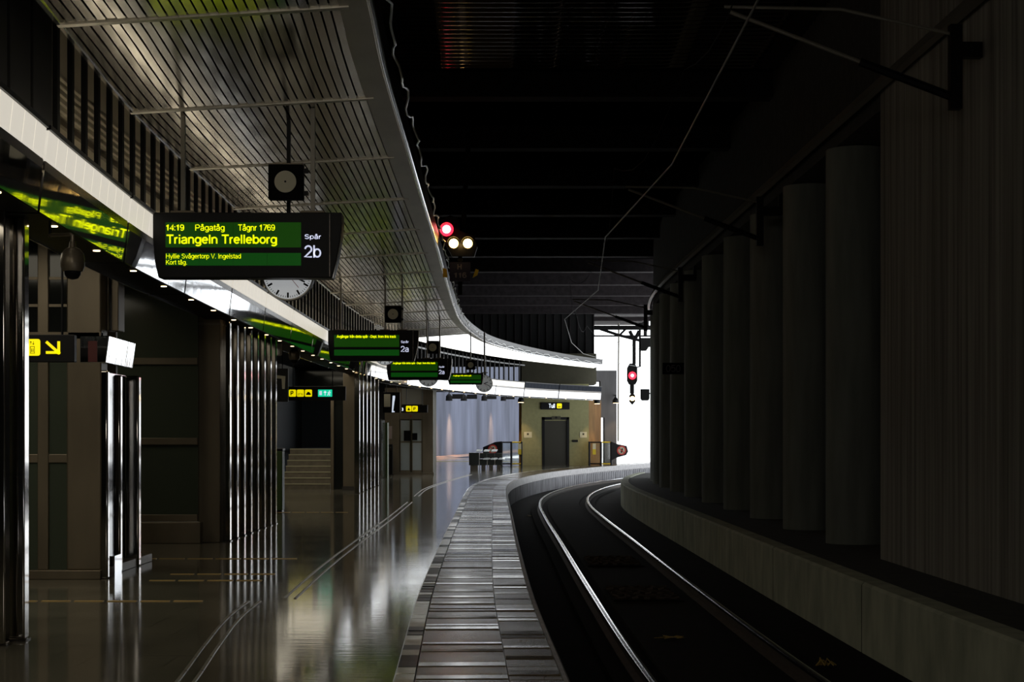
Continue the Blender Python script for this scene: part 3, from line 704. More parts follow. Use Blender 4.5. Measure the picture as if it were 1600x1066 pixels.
X, Y, Z = at(756.5, 599.5, 58.2); clock('grey round clock at the end of the farthest display', X, Z, Y, .3, 1.2, 'clockg')

# ------------------------------------------------------------------ railway signals
def lamp_unit(t, x, z, r, mcore, y=-.06):
    MB().disc((x, y, z), r, 24, .03).build('lamp', mcore, t)
    b = MB(); n = 16
    vs = []
    for yy in (y-.16, y):
        for k in range(n+1):
            a = math.pi*k/n; vs.append((x+r*1.3*math.cos(a), yy, z+r*1.3*math.sin(a)))
    b.add(vs, [(k, k+1, n+2+k, n+1+k) for k in range(n)]); b.build('hood', 'blackm', t)
X, Y, Z = at(715, 385, 32)
t = thing('railway_signal', 'hanging railway signal with one red and two amber lamps beside the canopy', 'signal', (X, Y, Z))
def loc32(x, y): return ((x-715)*32/F, (385-y)*32/F)
MB().prism([(-.3, .14), (-.1, -.2), (.32, -.2), (.38, .0), (.32, .2), (.05, .3), (.02, .52), (-.14, .6), (-.32, .5), (-.36, .2)], -.05, .2).build('backboard', 'black', t, bevel=.01)
x, z = loc32(698, 359); lamp_unit(t, x, z, .08, 'redc')
MB().ring((x, -.07, z), .078, .13, 28, .02).build('halo_ring', 'red', t)  # glowing ring stands for the halo around the lamp
for xx in (709, 731):
    x, z = loc32(xx, 381); lamp_unit(t, x, z, .09, 'amber')
MB().tube([(.12, .1, .2), (.12, .1, 1.0), (.2, .1, 1.4), (.2, .1, 3.0)], .05, 10).build('hanger', 'blackm', t)
x, z = loc32(719, 424)
MB().prism([(x-.2, z-.2), (x+.2, z-.2), (x+.2, z+.17), (x-.2, z+.17)], -.05, -.03).build('number_plate', 'navy', t)
text('H', 'gletter', t, (x-.05, -.055, z+.03), .1, .08, .02); text('116', 'gletter', t, (x-.12, -.055, z-.13), .1, .24, .02)
b = MB(); b.prism([(x-.33, z-.12), (x-.24, z-.12), (x-.26, z+.04), (x-.33, z+.06)], -.05, -.02); b.prism([(x+.24, z-.13), (x+.33, z-.08), (x+.36, z+.02), (x+.3, z+.04)], -.05, -.02)
b.build('reflector', 'ylabel', t)
MB().box(x-.04, x+.04, -.02, .04, z-.45, z+.8).build('plate_post', 'blackm', t)
light('signal_red_glow', 'POINT', (X-.21, Y-.22, Z+.32), 2.5, (1, .03, .05), size=.05)
light('signal_amber_glow', 'POINT', (X+.06, Y-.22, Z+.04), 2.0, (1, .6, .2), size=.05)
X, Y, Z = at(988, 583, 95.05)
t = thing('railway_signal', 'far railway signal with a red lamp against the white daylight', 'signal', (X, Y, Z))
s = 95.05/F
out = [(-8*s, -12*s), (-5*s, -18*s), (5*s, -18*s), (8*s, -12*s), (8*s, 8*s), (4*s, 15*s), (-4*s, 15*s), (-8*s, 8*s)]
MB().prism(out, 0, .25).build('housing', 'blackm', t, bevel=.02)
MB().disc((0, -.03, -4*s), 2.4*s, 20, .03).build('lamp', 'redc', t); MB().ring((0, -.035, -4*s), 2.3*s, 6*s, 20, .03).build('halo_ring', 'red', t)
MB().box(-3.5*s, 3*s, .05, .2, -32*s, -17*s).build('neck', 'blackm', t)
MB().prism([(-5*s, -44*s), (0, -50*s), (5*s, -44*s), (3*s, -40*s), (5*s, -36*s), (2*s, -32*s), (-2*s, -32*s), (-5*s, -36*s), (-3*s, -40*s)], 0, .15).build('lower_marker', 'blackm', t)
MB().disc((0, -.03, -40*s), 3.6*s, 16, .03).build('marker_lamp', 'amber', t)
MB().tube([(3*s, .1, 14*s), (3*s, .1, 52*s), (-4*s, .1, 66*s)], .1, 8).build('mast', 'blackm', t); MB().tube([(3*s, .1, 50*s), (11*s, .1, 66*s)], .1, 8).build('mast_fork', 'blackm', t)
MB().tube([(12*s, .1, 10*s), (12*s, .1, 70*s)], .06, 8).build('side_post', 'blackm', t); MB().tube([(4*s, .1, 8*s), (12*s, .1, 10*s)], .03, 8).build('side_arm', 'blackm', t)
X, Y, Z = at(1008, 617, 95)
t = thing('signal_box', 'black square box beside the far red signal', 'box', (X, Y, Z)); s = 95/F
MB().prism([(-7*s, -6*s), (-5*s, -9*s), (5*s, -9*s), (7*s, -6*s), (7*s, 9*s), (-7*s, 9*s)], 0, .3).build('housing', 'blackm', t, bevel=.02)
MB().tube([(7*s, .1, 2*s), (30*s, .1, 2*s), (30*s, .1, -.78-Z)], .04, 8).build('arm', 'blackm', t)
# gantry over the far opening
X, Y, Z = at(968, 512, 95)
t = thing('signal_gantry', 'dark gantry beam with fittings across the bright tunnel mouth', 'gantry', (X, Y, Z)); s = 95/F
MB().box(-50*s, 90*s, 0, .3, -3.3*s, 3.3*s).build('beam', 'blackm', t)
MB().tube([(-30*s, .1, -2*s), (0, .1, -12*s), (32*s, .1, -20*s)], .08, 8).build('stay', 'blackm', t)
MB().tube([(0, .1, -12*s), (10*s, .1, -2*s)], .06, 8).build('strut', 'blackm', t)
MB().tube([(-60*s, .1, -13*s), (60*s, .1, -13*s)], .045, 8).build('span_wire', 'blackm', t)
MB().tube([(-1*s, .1, 16*s), (-2*s, .1, -178*s)], .05, 8).build('drop_pole', 'guide', t)
MB().box(38*s, 43*s, 0, .25, -12*s, 50*s).build('upright', 'blackm', t); MB().tube([(-12*s, .1, 27*s), (40*s, .1, 10*s)], .09, 8).build('brace', 'blackm', t)
MB().tube([(-60*s, .1, 18*s), (36*s, .1, 21*s)], .05, 8).build('upper_rod', 'blackm', t)
MB().prism([(33*s, -36*s), (42*s, -36*s), (46*s, -30*s), (60*s, -30*s), (60*s, -16*s), (33*s, -16*s)], 0, .4).build('equipment_box', 'blackm', t)
MB().box(30*s, 46*s, 0, .3, 2*s, 11*s).build('bracket_plate', 'blackm', t)

# ------------------------------------------------------------------ left side: steel columns, lift cabins, stair
def rbox(name, x0, x1, y0, y1, z0, z1, m, bev, parent=None): return MB().box(x0, x1, y0, y1, z0, z1).build(name, m, parent, bevel=bev, segs=4)
def steel_column(x, Y, w, dpt, label, h=3.75, group='polished steel columns', rz=0):
    t = thing('steel_column', label, 'column', (x, Y, 0), rz, group)
    rbox('shaft', -w/2, w/2, -dpt/2, dpt/2, .012, h, 'steel', .012, t)
    MB().box(-w/2-.012, w/2+.012, -dpt/2-.012, dpt/2+.012, 0, .012).build('foot_plate', 'mgrey', t)
    return t
steel_column((26-800)*12.9/F, 12.9, .155, .16, 'tall dark steel column, second from the left frame edge', rz=.07)
steel_column((-4-800)*12.6/F, 12.6, .15, .16, 'tall dark steel column cut by the left frame edge', rz=.07)
# near lift cabin
XA, XB = -6.4, -4.52
t = thing('lift_cabin', 'near glazed lift cabin with steel frame behind the steel column', 'lift', (0, 18.3, 0))
MB().box(XA, XB+.0, -.03, 2.6, 0, .1).build('plinth', 'bronze', t, bevel=.008)
rbox('corner_post', -4.9, -4.52, 0, .3, .1, 3.75, 'bronze', .02, t)
for px, w in ((66, .1),):
    X = (px-800)*18.3/F; rbox('mullion', X-.06, X+.06, .02, .12, .1, 3.75, 'bronze', .01, t)
MB().box(XA, -4.9, .04, .1, 1.3-.02, 1.3+.075).build('mid_rail', 'bronze', t, bevel=.006)
MB().box(XA, -4.52, .0, .1, 2.64, 2.72).build('lintel', 'bronze', t, bevel=.006)
MB().box(XA, -4.9, .06, .075, .1, 2.64).build('front_glass', 'glassg', t)
MB().box(XA, -4.9, .06, .075, 2.72, 3.75).build('upper_glass', 'glassd', t)
for z in (3.0, 3.3): MB().box(XA, -4.9, .045, .06, z, z+.03).build('upper_rail', 'bronze', t)
MB().box(XA, -4.95, 2.5, 2.58, .1, 3.75).build('back_panel', 'bronze', t)
for px0, px1 in ((128, 156), (159, 170), (174, 185)):
    x0, x1 = (px0-800)*18.6/F, (px1-800)*18.6/F; MB().box(x0, x1, .3, .5+.1*(px0 > 150), 2.75, 3.75).build('cladding_strip', 'bronze', t, bevel=.01)
# doorway on the platform side of the cabin, seen edge-on
cabin = t; t = bpy.data.objects.new('doorway', None); COL.objects.link(t); t.parent = cabin; t.location = (-4.5, .02, 0); t.rotation_euler = (0, 0, math.radians(2.0))
rbox('near_jamb', -.08, .05, .0, .1, 0, 2.3, 'steel', .02, t)
rbox('door_post', -.06, .02, 0.85, .97, 0, 2.28, 'steel', .02, t)
rbox('far_jamb', -.1, .06, 1.75, 1.9, 0, 2.3, 'steel', .02, t)
MB().box(-.14, -.1, .1, 1.75, 0, 2.3).build('door_leaf', 'glassd', t)
MB().add([(.03, -.02, 2.38), (.07, -.02, 2.68), (-.25, -.02, 2.68), (-.25, -.02, 2.38), (.03, 1.5, 2.38), (.07, 1.5, 2.68), (-.25, 1.5, 2.68), (-.25, 1.5, 2.38)],
         [(0, 4, 5, 1), (0, 1, 2, 3), (4, 7, 6, 5), (1, 5, 6, 2), (0, 3, 7, 4), (2, 6, 7, 3)]).build('header_box', mat('header_mirror', (.86, .88, .92), .06, 1.0, bump=.2, bscale=(9, 9, .6)), t, bevel=.008)
MB().box(-.16, -.06, -.03, -.022, 2.39, 2.62).build('header_end', mat('dark_red_panel', (.09, .008, .008), .6), t)
MB().box(-.04, .035, .45, .84, .0, .22).build('kick_plate', 'rim', t)
# stair enclosure of dark glass with bronze rails
t = thing('glass_screen', 'dark green glass screen with bronze rails behind the near cabin', 'screen', (0, 24.3, 0))
x0, x1 = -6.6, (309-800)*24.3/F
MB().box(x0, x1, .02, .06, .42, 3.75).build('glass_pane', 'glassg', t)
for z0, z1 in ((2.61, 2.71), (1.44, 1.54)): MB().box(x0, x1, -.03, .02, z0, z1).build('rail', 'bronze', t, bevel=.006)
MB().box(x0, x1, -.03, .06, .32, .42).build('lower_rail', 'bronze', t, bevel=.006)
MB().box(x0, x1+.05, -.06, .1, 0, .31).build('plinth', 'bronze', t, bevel=.01)
# bronze pillar and the row of steel columns going away
t = thing('clad_pillar', 'wide bronze-clad pillar at the end of the glass screen', 'pillar', (0, 24.45, 0))
rbox('shaft', (310-800)*24.45/F, (344-800)*24.45/F, 0, .3, 0, 3.75, 'bronze', .01, t)
MB().box((309-800)*24.45/F, (345-800)*24.45/F, -.01, .31, 3.2, 3.23).build('cap_band', 'guide', t)
for i, px in enumerate((359, 370.5, 381.5, 392, 402.5, 413, 422.5, 430.5)):
    Y = 4.2*F/(800-px); steel_column(-4.26, Y, .15, .14, 'steel column in the nearer close-set row, %s beyond the bronze pillar' % ORD[i])
for i, px in enumerate((558, 564, 570, 576, 582, 588)):
    Y = 44.5+1.35*i; steel_column((px-800)*Y/F, Y, .14, .14, 'steel column in the farther close-set row before the stair wall, %s along' % ORD[i])
t = thing('clad_pillar', 'brown clad pillar beside the far row of steel columns', 'pillar', (0, 46.8, 0))
rbox('shaft', (536-800)*46.8/F, (556-800)*46.8/F, 0, .4, 0, 3.75, 'bronze', .01, t)
MB().box((536-800)*46.8/F-.02, (556-800)*46.8/F+.02, -.02, .42, 0, .12).build('base_band', 'mgrey', t)
# stair
t = thing('staircase', 'dim staircase rising away from the platform behind the parking sign', 'stairs', (0, 47.8, 0))
for k in range(7):
    MB().box((440-800)*47.8/F, (516-800)*47.8/F, .3*k, .3*(k+1), 0, .165*(k+1)).build('step', 'greyst', t)
    MB().box((440-800)*47.8/F, (516-800)*47.8/F, .3*k-.01, .3*k+.03, .165*(k+1)-.025, .165*(k+1)+.004).build('nosing', 'notice', t)
MB().box((440-800)*47.8/F, (516-800)*47.8/F, 2.1, 7.1, 1.0, 1.155).build('landing', 'navyw', t)
rbox('newel', (516-800)*47.6/F, (521-800)*47.6/F, -.1, .1, 0, 2.9, 'bronze', .01, t)
MB().box((521-800)*47.7/F, (536-800)*47.7/F, -.02, .02, .0, 3.0).build('side_glass', 'glassd', t)
struct(MB().box(-9, -4.9, 55, 55.3, 0, 8.2).build('wall_stair', 'navyw'))
struct(MB().box(-6.95, -4.9, 54.6, 55, 2.9, 3.7).build('trim_11', M['glassd']))
t = thing('litter_bin', 'slim green bin at the end of the nearer steel columns', 'bin', ((436.5-800)*34/F, 34, 0))
MB().box(-.06, .06, 0, .35, .03, 1.25).build('body', 'green', t, bevel=.015); MB().box(-.07, .07, -.01, .36, 1.25, 1.3).build('lid', 'black', t, bevel=.01); MB().box(-.05, .05, .03, .32, 0, .03).build('foot', 'black', t)
# far lift cabin with glazed double door
t = thing('lift_cabin', 'far brown lift cabin with glazed double door', 'lift', (0, 65, 0)); k = 65/F
def PX(px): return (px-800)*k
def PZ(y): return EYE+(678-y)*k
MB().box(PX(601), PX(677), .06, 2.6, 0, PZ(602)).build('body', M['olive'], t)
b = MB(); b.box(PX(601), PX(624), 0, .08, 0, PZ(645)); b.box(PX(660), PX(677), 0, .08, 0, PZ(606)); b.box(PX(624), PX(660), 0, .08, PZ(655.5), PZ(645))
b.box(PX(601), PX(628), 0, .08, PZ(645), PZ(606)); b.build('front_frame', 'bronze', t, bevel=.01)
for a, c in ((625, 641), (643.5, 659.5)):
    d = MB(); d.box(PX(a), PX(a+1.2), .0, .05, PZ(737), PZ(656)); d.box(PX(c-1.2), PX(c), 0, .05, PZ(737), PZ(656)); d.box(PX(a), PX(c), 0, .05, PZ(692), PZ(689.5)); d.box(PX(a), PX(c), 0, .05, PZ(739), PZ(735))
    o = d.build('door', 'bronze', t)
    MB().box(PX(a+1.2), PX(c-1.2), .02, .035, PZ(735), PZ(657)).build('pane', mat('door_glass', (.42, .47, .48), .15), o)
b = MB(); b.box(PX(631), PX(641), -.02, .0, PZ(689), PZ(673)); b.box(PX(644), PX(652), -.02, 0, PZ(688), PZ(677)); b.build('door_poster', 'blackm', t)
MB().box(PX(628), PX(660), .02, .05, PZ(632), PZ(607)).build('upper_pane', mat('upper_pane_glass', (.45, .43, .36), .3), t)
MB().box(PX(600), PX(678), -.08, .06, 0, .09).build('plinth', 'bronze', t)
MB().box(PX(641), PX(643), -.02, 0, PZ(652), PZ(649)).build('indicator', 'redp', t)
o = MB().box(PX(605), PX(612.5), 64.96, 65.0, PZ(686), PZ(666)).build('notice', 'pink'); tag(o, 'small pink notice on the far lift cabin', 'notice')
t = thing('ticket_post', 'black waist-high post standing before the far lift cabin', 'post', (PX(610.5), 64.2, 0))
MB().box(-.13, .13, 0, .2, .03, 1.2).build('body', 'black', t, bevel=.02); MB().box(-.1, .1, -.01, .02, .95, 1.12).build('screen', 'mgrey', t); MB().box(-.16, .16, -.03, .23, 0, .03).build('foot', 'mgrey', t)
o = MB().box((594-800)*58/F, (596-800)*58/F, 58, 59.5, .0, 2.1).build('glass_edge', 'rim'); tag(o, 'bright upright glass edge beside the far lift cabin', 'panel')
o = MB().box((596.6-800)*58/F, (600-800)*58/F, 59.6, 60.2, 0, 2.0).build('green_panel', 'green'); tag(o, 'narrow green panel standing beside the far lift cabin', 'panel')

# hanging direction signs
def panel_sign(label, x0, x1, y0, y1, Y, name='direction_sign', posts=True, top=3.75):
    k = Y/F
    t = thing(name, label, 'sign', ((x0-800)*k, Y, EYE+(678-y1)*k))
    w, h = (x1-x0)*k, (y1-y0)*k
    MB().box(0, w, 0, .1, 0, h).build('case', 'black', t, bevel=.006)
    if posts:
        for x in (w*.2, w*.8): MB().cyl((x, .05, h), (x, .05, top-(EYE+(678-y1)*k)), .012, 8).build('hanger', 'black', t)
    return t, k, w, h
def rsq(t, x, z, s, m, name='pictogram_panel'):
    b = MB(); r = s*.14; out = []
    for cx, cz, a0 in ((s-r, r, -90), (s-r, s-r, 0), (r, s-r, 90), (r, r, 180)):
        for j in range(5):
            a = math.radians(a0+22.5*j); out.append((cx+r*math.cos(a), cz+r*math.sin(a)))
    return b.prism(out, -.008, .0, x, z).build(name, m, t)
t, k, w, h = panel_sign('black hanging sign with yellow lift symbol and diagonal arrow', 12, 116, 523, 566, 17.0)
u = h/43
rsq(t, 25*u, 10*u, 26*u, 'sy')
ox, oz = 25*u, 10*u
b = MB()
for x0, x1, z0, z1 in ((10.5, 17.5, 14, 14.7), (10.5, 17.5, 3.5, 4.2), (16.8, 17.5, 3.5, 14.7), (10.5, 11.2, 3.5, 14.7)): b.box(ox+x0*u, ox+x1*u, -.011, -.007, oz+z0*u, oz+z1*u)
for xx, up in ((11.5, 1), (15.5, -1)):
    b.box(ox+(xx-.3)*u, ox+(xx+.3)*u, -.011, -.007, oz+17.5*u, oz+22.5*u)
    zt = 22.8 if up > 0 else 17
    b.prism([(ox+xx*u, oz+zt*u), (ox+(xx+1.7)*u, oz+(zt-up*1.9)*u), (ox+(xx-1.7)*u, oz+(zt-up*1.9)*u)][::up or 1], -.011, -.007)
for xx in (12.8, 15.2):
    b.box(ox+(xx-.5)*u, ox+(xx+.5)*u, -.011, -.007, oz+6*u, oz+9.5*u); b.disc((ox+xx*u, -.011, oz+10.6*u), .7*u, 10, .004)
b.build('lift_pictogram', 'black', t)
b = MB(); cx, cz = 62*u, 13.5*u
for (xa, za), (xb, zb) in (((0, 17), (18, 1)), ((0, 1.5), (18, 1.5)), ((18, 17), (18, 1))):
    L_ = math.hypot(xb-xa, zb-za); b.obox((cx+(xa+xb)/2*u, -.006, cz+(za+zb)/2*u), ((L_+4)*u, .008, 4.2*u), 0, 0, -math.atan2(zb-za, xb-xa))
b.build('diagonal_arrow', 'sy', t)
t, k, w, h = panel_sign('black hanging sign with parking symbols and green exit panel over the stairs', 437, 540, 604, 626, 44)
u = h/22; sq = 11*u
for i, x in enumerate((14.5, 27, 39.5)): rsq(t, x*u, 6*u, sq, 'sy')
text('P', 'black', t, ((14.5+2.8)*u, -.012, 8.2*u), 6.6*u, None, .03)
b = MB()
for cxp in (27,):
    for w_ in (2.6, 8.2): b.ring(((cxp+w_)*u, -.012, 9.6*u), 1.1*u, 1.6*u, 12, .003)
    b.tube([((cxp+2.6)*u, -.011, 9.6*u), ((cxp+5)*u, -.011, 11.6*u), ((cxp+8.2)*u, -.011, 9.6*u)], .005, 5)
b.prism([((39.5+a)*u, c*u) for a, c in ((1.8, 8.6), (9.2, 8.6), (9.2, 11), (8, 11.4), (7, 13.4), (4, 13.4), (3, 11.4), (1.8, 11))], -.012, -.008)
b.build('vehicle_pictogram', 'black', t)
MB().box(60*u, 82*u, -.008, 0, 6*u, 17*u).build('exit_panel', 'sg', t)
b = MB(); b.box(62*u, 66*u, -.012, -.007, 8.5*u, 14.8*u); b.box(70.3*u, 71.7*u, -.012, -.007, 8*u, 13*u); b.prism([(68.2*u, 12.4*u), (73.8*u, 12.4*u), (71*u, 15.6*u)], -.012, -.007)
b.disc((78*u, -.012, 14.6*u), .9*u, 10, .005)
for p0, p1 in (((77.5, 13.5), (76.5, 10.8)), ((76.5, 10.8), (78.3, 9.6)), ((78.3, 9.6), (77.8, 7.6)), ((76.5, 10.8), (74.8, 8)), ((77.4, 13), (79.6, 11.8)), ((77.4, 13), (75.2, 12.2))):
    b.tube([(p0[0]*u, -.01, p0[1]*u), (p1[0]*u, -.01, p1[1]*u)], .7*u, 6)
b.build('exit_pictogram', 'sw', t)
t, k, w, h = panel_sign('dark sign with a pale bent arrow behind the nearer steel columns', 404, 450, 576, 628, 42)
u = h/52
MB().prism([(a*u, c*u) for a, c in ((37, 20), (41, 20), (42, 40), (25, 42), (25, 37), (36, 36))], -.008, 0).build('bent_arrow', 'spk', t)
t, k, w, h = panel_sign('small black sign with two yellow symbols above the far lift door', 627, 668, 633, 645, 63.6)
u = h/12
for x in (7.4, 16.9): rsq(t, x*u, 1.8*u, 8.8*u, 'sy')
text('P', 'black', t, (19.2*u, -.012, 3.6*u), 5*u, None, .03); text('3', 'sw', t, (.8*u, -.01, 3*u), 4.5*u, None, .03)
b = MB(); b.box(9.6*u, 13.8*u, -.012, -.007, 3.4*u, 5.2*u); b.box(10.6*u, 12.8*u, -.012, -.007, 5.2*u, 7.6*u); b.build('lift_pictogram', 'black', t)
t, k, w, h = panel_sign('black double sign with a pale bent strip left of the far lift', 598, 625, 613, 645, 60)
u = h/32
MB().prism([(a*u, c*u) for a, c in ((14.2, 0.5), (18.8, .8), (18.4, 2.2), (16.4, 2.6), (18, 16), (19.4, 24), (19.2, 26.5), (15.6, 26.5))], -.008, 0).build('pale_strip', 'sw', t)
MB().box(2*u, 12*u, -.006, 0, 9*u, 29*u).build('grey_field', 'spk', t)
t, k, w, h = panel_sign('black sign reading Tull above the lift door at the platform end', 845, 890, 629, 640, 84.8, posts=False)
u = h/11
text('Tull', 'sw', t, (12.4*u, -.01, 2.4*u), 6.6*u, 9.6*u, .012); rsq(t, 25.2*u, 1.8*u, 7.6*u, 'sy')
b = MB(); b.prism([((25.2+a)*u, c*u) for a, c in ((1.6, 3.4), (6, 3.4), (6, 4.8), (1.6, 4.8))], -.011, -.007); b.build('customs_pictogram', 'ochre', t)

# dome cameras
def dome(label, x, Y, z, r, arm):
    t = thing('dome_camera', label, 'camera', (x, Y, z), group='dome cameras')
    MB().lathe((0, 0, 0), [(.25*r, 1.75*r), (.3*r, 1.25*r), (.62*r, 1.1*r), (.9*r, .75*r), (1.0*r, .3*r), (1.0*r, -.35*r), (.85*r, -.75*r)], 28).build('housing', 'bronze', t, smooth=True)
    MB().lathe((0, 0, 0), [(.7*r, -.72*r), (.66*r, -1.05*r), (.45*r, -1.35*r), (.1*r, -1.45*r)], 24).build('dome', 'black', t, smooth=True)
    if arm:
        MB().tube([(0, 0, 1.7*r), (0, 0, 2.25*r), (-.15*r, 0, 2.35*r), (-2.2*r, .1, 2.4*r)], .16*r, 10).build('arm', 'bronze', t)
        MB().cyl((-2.2*r, .1, 2.2*r), (-2.2*r, .1, 3.28-z), .012, 8).build('drop_rod', 'black', t)
    else: MB().cyl((0, 0, 1.7*r), (0, 0, 3.75-z), .25*r, 12).build('stem', 'bronze', t)
X, Y, Z = at(113.5, 410, 13.0); dome('large brown dome camera on an arm under the nearest fascia', X, Y, Z, .093, True)
X, Y, Z = at(460, 556, 33); dome('small brown dome camera over the far end of the nearer columns', X, Y, Z, .11, False)
X, Y, Z = at(434.5, 546, 31.2)
o = MB().lathe((0, 0, 0), [(.05, -.12), (.075, -.1), (.075, .18), (.05, .5)], 16).build('white_lamp', 'white', loc=(X, Y, Z)); tag(o, 'small white cylinder lamp beside the small dome camera', 'lamp')

# inlaid strips in the floor
def strip_row(xa, xb, y, n, label):
    Y = EYE*F/(y-678); x0, x1 = (xa-800)*Y/F, (xb-800)*Y/F; b = MB(); L = (x1-x0)/n
    for i in range(n): b.box(x0+i*L+.02, x0+(i+1)*L-.02, Y-.03, Y+.03, 0.001, .006)
    o = b.build('floor_strip', 'brass'); tag(o, label, 'strip', 'brass strips inlaid in the floor')
strip_row(10, 320, 940, 6, 'broken brass floor strip nearest the camera, by the steel column')
strip_row(231, 412, 907.5, 4, 'broken brass floor strip second from the camera')
strip_row(264, 432, 897.5, 4, 'broken brass floor strip third from the camera')
strip_row(203, 466, 873.5, 6, 'broken brass floor strip in front of the glass screen')
strip_row(432, 545, 801, 5, 'broken brass floor strip in front of the stairs')
def guide(pts, n, label):
    W_ = [((x-800)*EYE/(y-678), EYE*F/(y-678)) for x, y in pts]
    b = MB(); fn = pchip([(Y, X) for X, Y in sorted(W_, key=lambda q: q[1])]); Ya, Yb_ = min(q[1] for q in W_), max(q[1] for q in W_)
    st = (Yb_-Ya)/n
    for i in range(n):
        for d in (-.055, .055): b.sweep(fn, frange(Ya+i*st+.015, Ya+(i+1)*st-.015, .3), [(d-.014, .001), (d+.014, .001), (d+.011, .008), (d-.011, .008)])
    o = b.build('guide_strip', 'guide'); tag(o, label, 'strip', 'double guide strips in the floor')
guide([(262, 1100), (290, 1066), (330, 1010), (372, 960), (398, 940)], 9, 'double grey guide strip curving out of the bottom of the picture')
guide([(452, 936), (500, 893), (560, 846), (600, 817), (640, 785)], 30, 'double grey guide strip running past the steel columns to the far cabin')
guide([(650, 776), (664, 765), (700, 752), (735, 742)], 14, 'double grey guide strip leading on towards the bench')

# ------------------------------------------------------------------ far end of the platform: bench, lift tower, gates
k = 74/F
t = thing('bench', 'black steel bench with white painted-on highlights at the bend of the platform', 'bench', ((758-800)*k, 74, 0))
def BX(px): return (px-758)*k
def plate(x0, x1, y0, y1, z0, z1, sk):
    return MB().add([(x0, y0, z0), (x1, y0, z0), (x1, y0, z0+.03), (x0, y0, z0+.03), (x0+sk, y1, z1), (x1+sk, y1, z1), (x1+sk, y1, z1+.03), (x0+sk, y1, z1+.03)], [(0, 1, 2, 3), (3, 2, 6, 7), (4, 7, 6, 5), (0, 4, 5, 1), (1, 5, 6, 2), (0, 3, 7, 4)])
MB().box(BX(733), BX(749), -.3, .5, .2, .76).build('end_panel', 'seat', t, bevel=.02)
for i in range(3):
    a = 749.5+12*i
    MB().box(BX(a), BX(a+11.5), .2, .27, .5, .74).build('backrest', 'seat', t, bevel=.015)
    MB().box(BX(a), BX(a+11.5), .1, .16, .2, .47).build('front_panel', 'seat', t, bevel=.01)
    plate(BX(a+5.5), BX(a+14.5), -.25, .2, .455, .50, .04).build('seat', 'seathi', t)
    plate(BX(a-6), BX(a+2.5), .25, .7, .80, .87, .04).build('top_highlight', 'seathi', t)  # plates added to carry the upper row of highlights
    MB().box(BX(a)-.012, BX(a)+.012, .12, .26, 0, .5).build('leg', 'steel', t)
    MB().box(BX(a+2.5), BX(a+9), .12, .2, 0, .2).build('foot', 'mgrey', t)
MB().box(BX(735), BX(747), -.2, .4, 0, .2).build('plinth', 'mgrey', t)
# lift tower
k = 84.9/F
t = thing('lift_tower', 'khaki lift tower with a dark door at the end of the platform', 'lift', (0, 84.9, 0))
def TX(px): return (px-800)*k
def TZ(y): return EYE+(678-y)*k
b = MB()
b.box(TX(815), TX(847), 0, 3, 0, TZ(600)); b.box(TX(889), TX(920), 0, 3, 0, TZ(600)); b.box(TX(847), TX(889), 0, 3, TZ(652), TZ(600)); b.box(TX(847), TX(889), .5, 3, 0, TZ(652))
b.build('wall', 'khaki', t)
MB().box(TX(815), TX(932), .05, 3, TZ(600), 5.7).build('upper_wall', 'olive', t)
b = MB(); b.box(TX(847), TX(851), -.03, .2, 0, TZ(652)); b.box(TX(885.5), TX(889.5), -.03, .2, 0, TZ(652)); b.box(TX(847), TX(889.5), -.03, .2, TZ(655.8), TZ(652)); b.build('door_frame', 'black', t)
d = MB().box(TX(851), TX(885.5), .12, .2, 0, TZ(656)).build('door', mat('lift_door', (.045, .042, .032), .35, .4), t)
MB().box(TX(851), TX(886), .02, .12, TZ(657.6), TZ(656.2)).build('head_strip', 'khaki', t); MB().box(TX(862), TX(876), -.05, .02, TZ(655.5), TZ(650.6)).build('indicator_panel', 'olive', t)
MB().disc((TX(869), -.06, TZ(652.6)), .06, 14, .02).build('indicator', 'black', t)
MB().box(TX(894), TX(903), -.05, 0, TZ(691), TZ(687.4)).build('call_panel', 'black', t, bevel=.01)
for a, c, lab in ((818.5, 831, 'small pale notice on the khaki wall left of the lift door'), (906, 917, 'small pale notice on the khaki wall right of the lift door')):
    q = thing('notice', lab, 'notice', (TX(a), 84.9, TZ(684)))
    MB().box(0, TX(c)-TX(a), -.025, 0, 0, 9*k).build('board', 'notice', q); MB().box((TX(c)-TX(a))*.38, (TX(c)-TX(a))*.62, -.03, -.02, 4*k, 7*k).build('mark', 'olive', q)
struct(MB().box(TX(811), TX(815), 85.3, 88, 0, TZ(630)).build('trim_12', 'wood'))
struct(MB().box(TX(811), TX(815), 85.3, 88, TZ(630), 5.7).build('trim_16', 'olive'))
struct(MB().box(TX(920), TX(930), 85.25, 88, 0, TZ(625)).build('trim_13', 'wood'))
struct(MB().box(TX(930), TX(941.5), 86.3, 88, 0, TZ(625)).build('trim_14', 'wood'))
b = MB(); b.box(TX(947.5), TX(967), 86.6, 88.2, 0, 2.45); b.box(TX(941), TX(967), 86.6, 88.2, 2.45, TZ(594)); b.box(TX(931), TX(967), 86.6, 88.2, TZ(594), TZ(577))
struct(b.build('wall_end', 'greyc'))
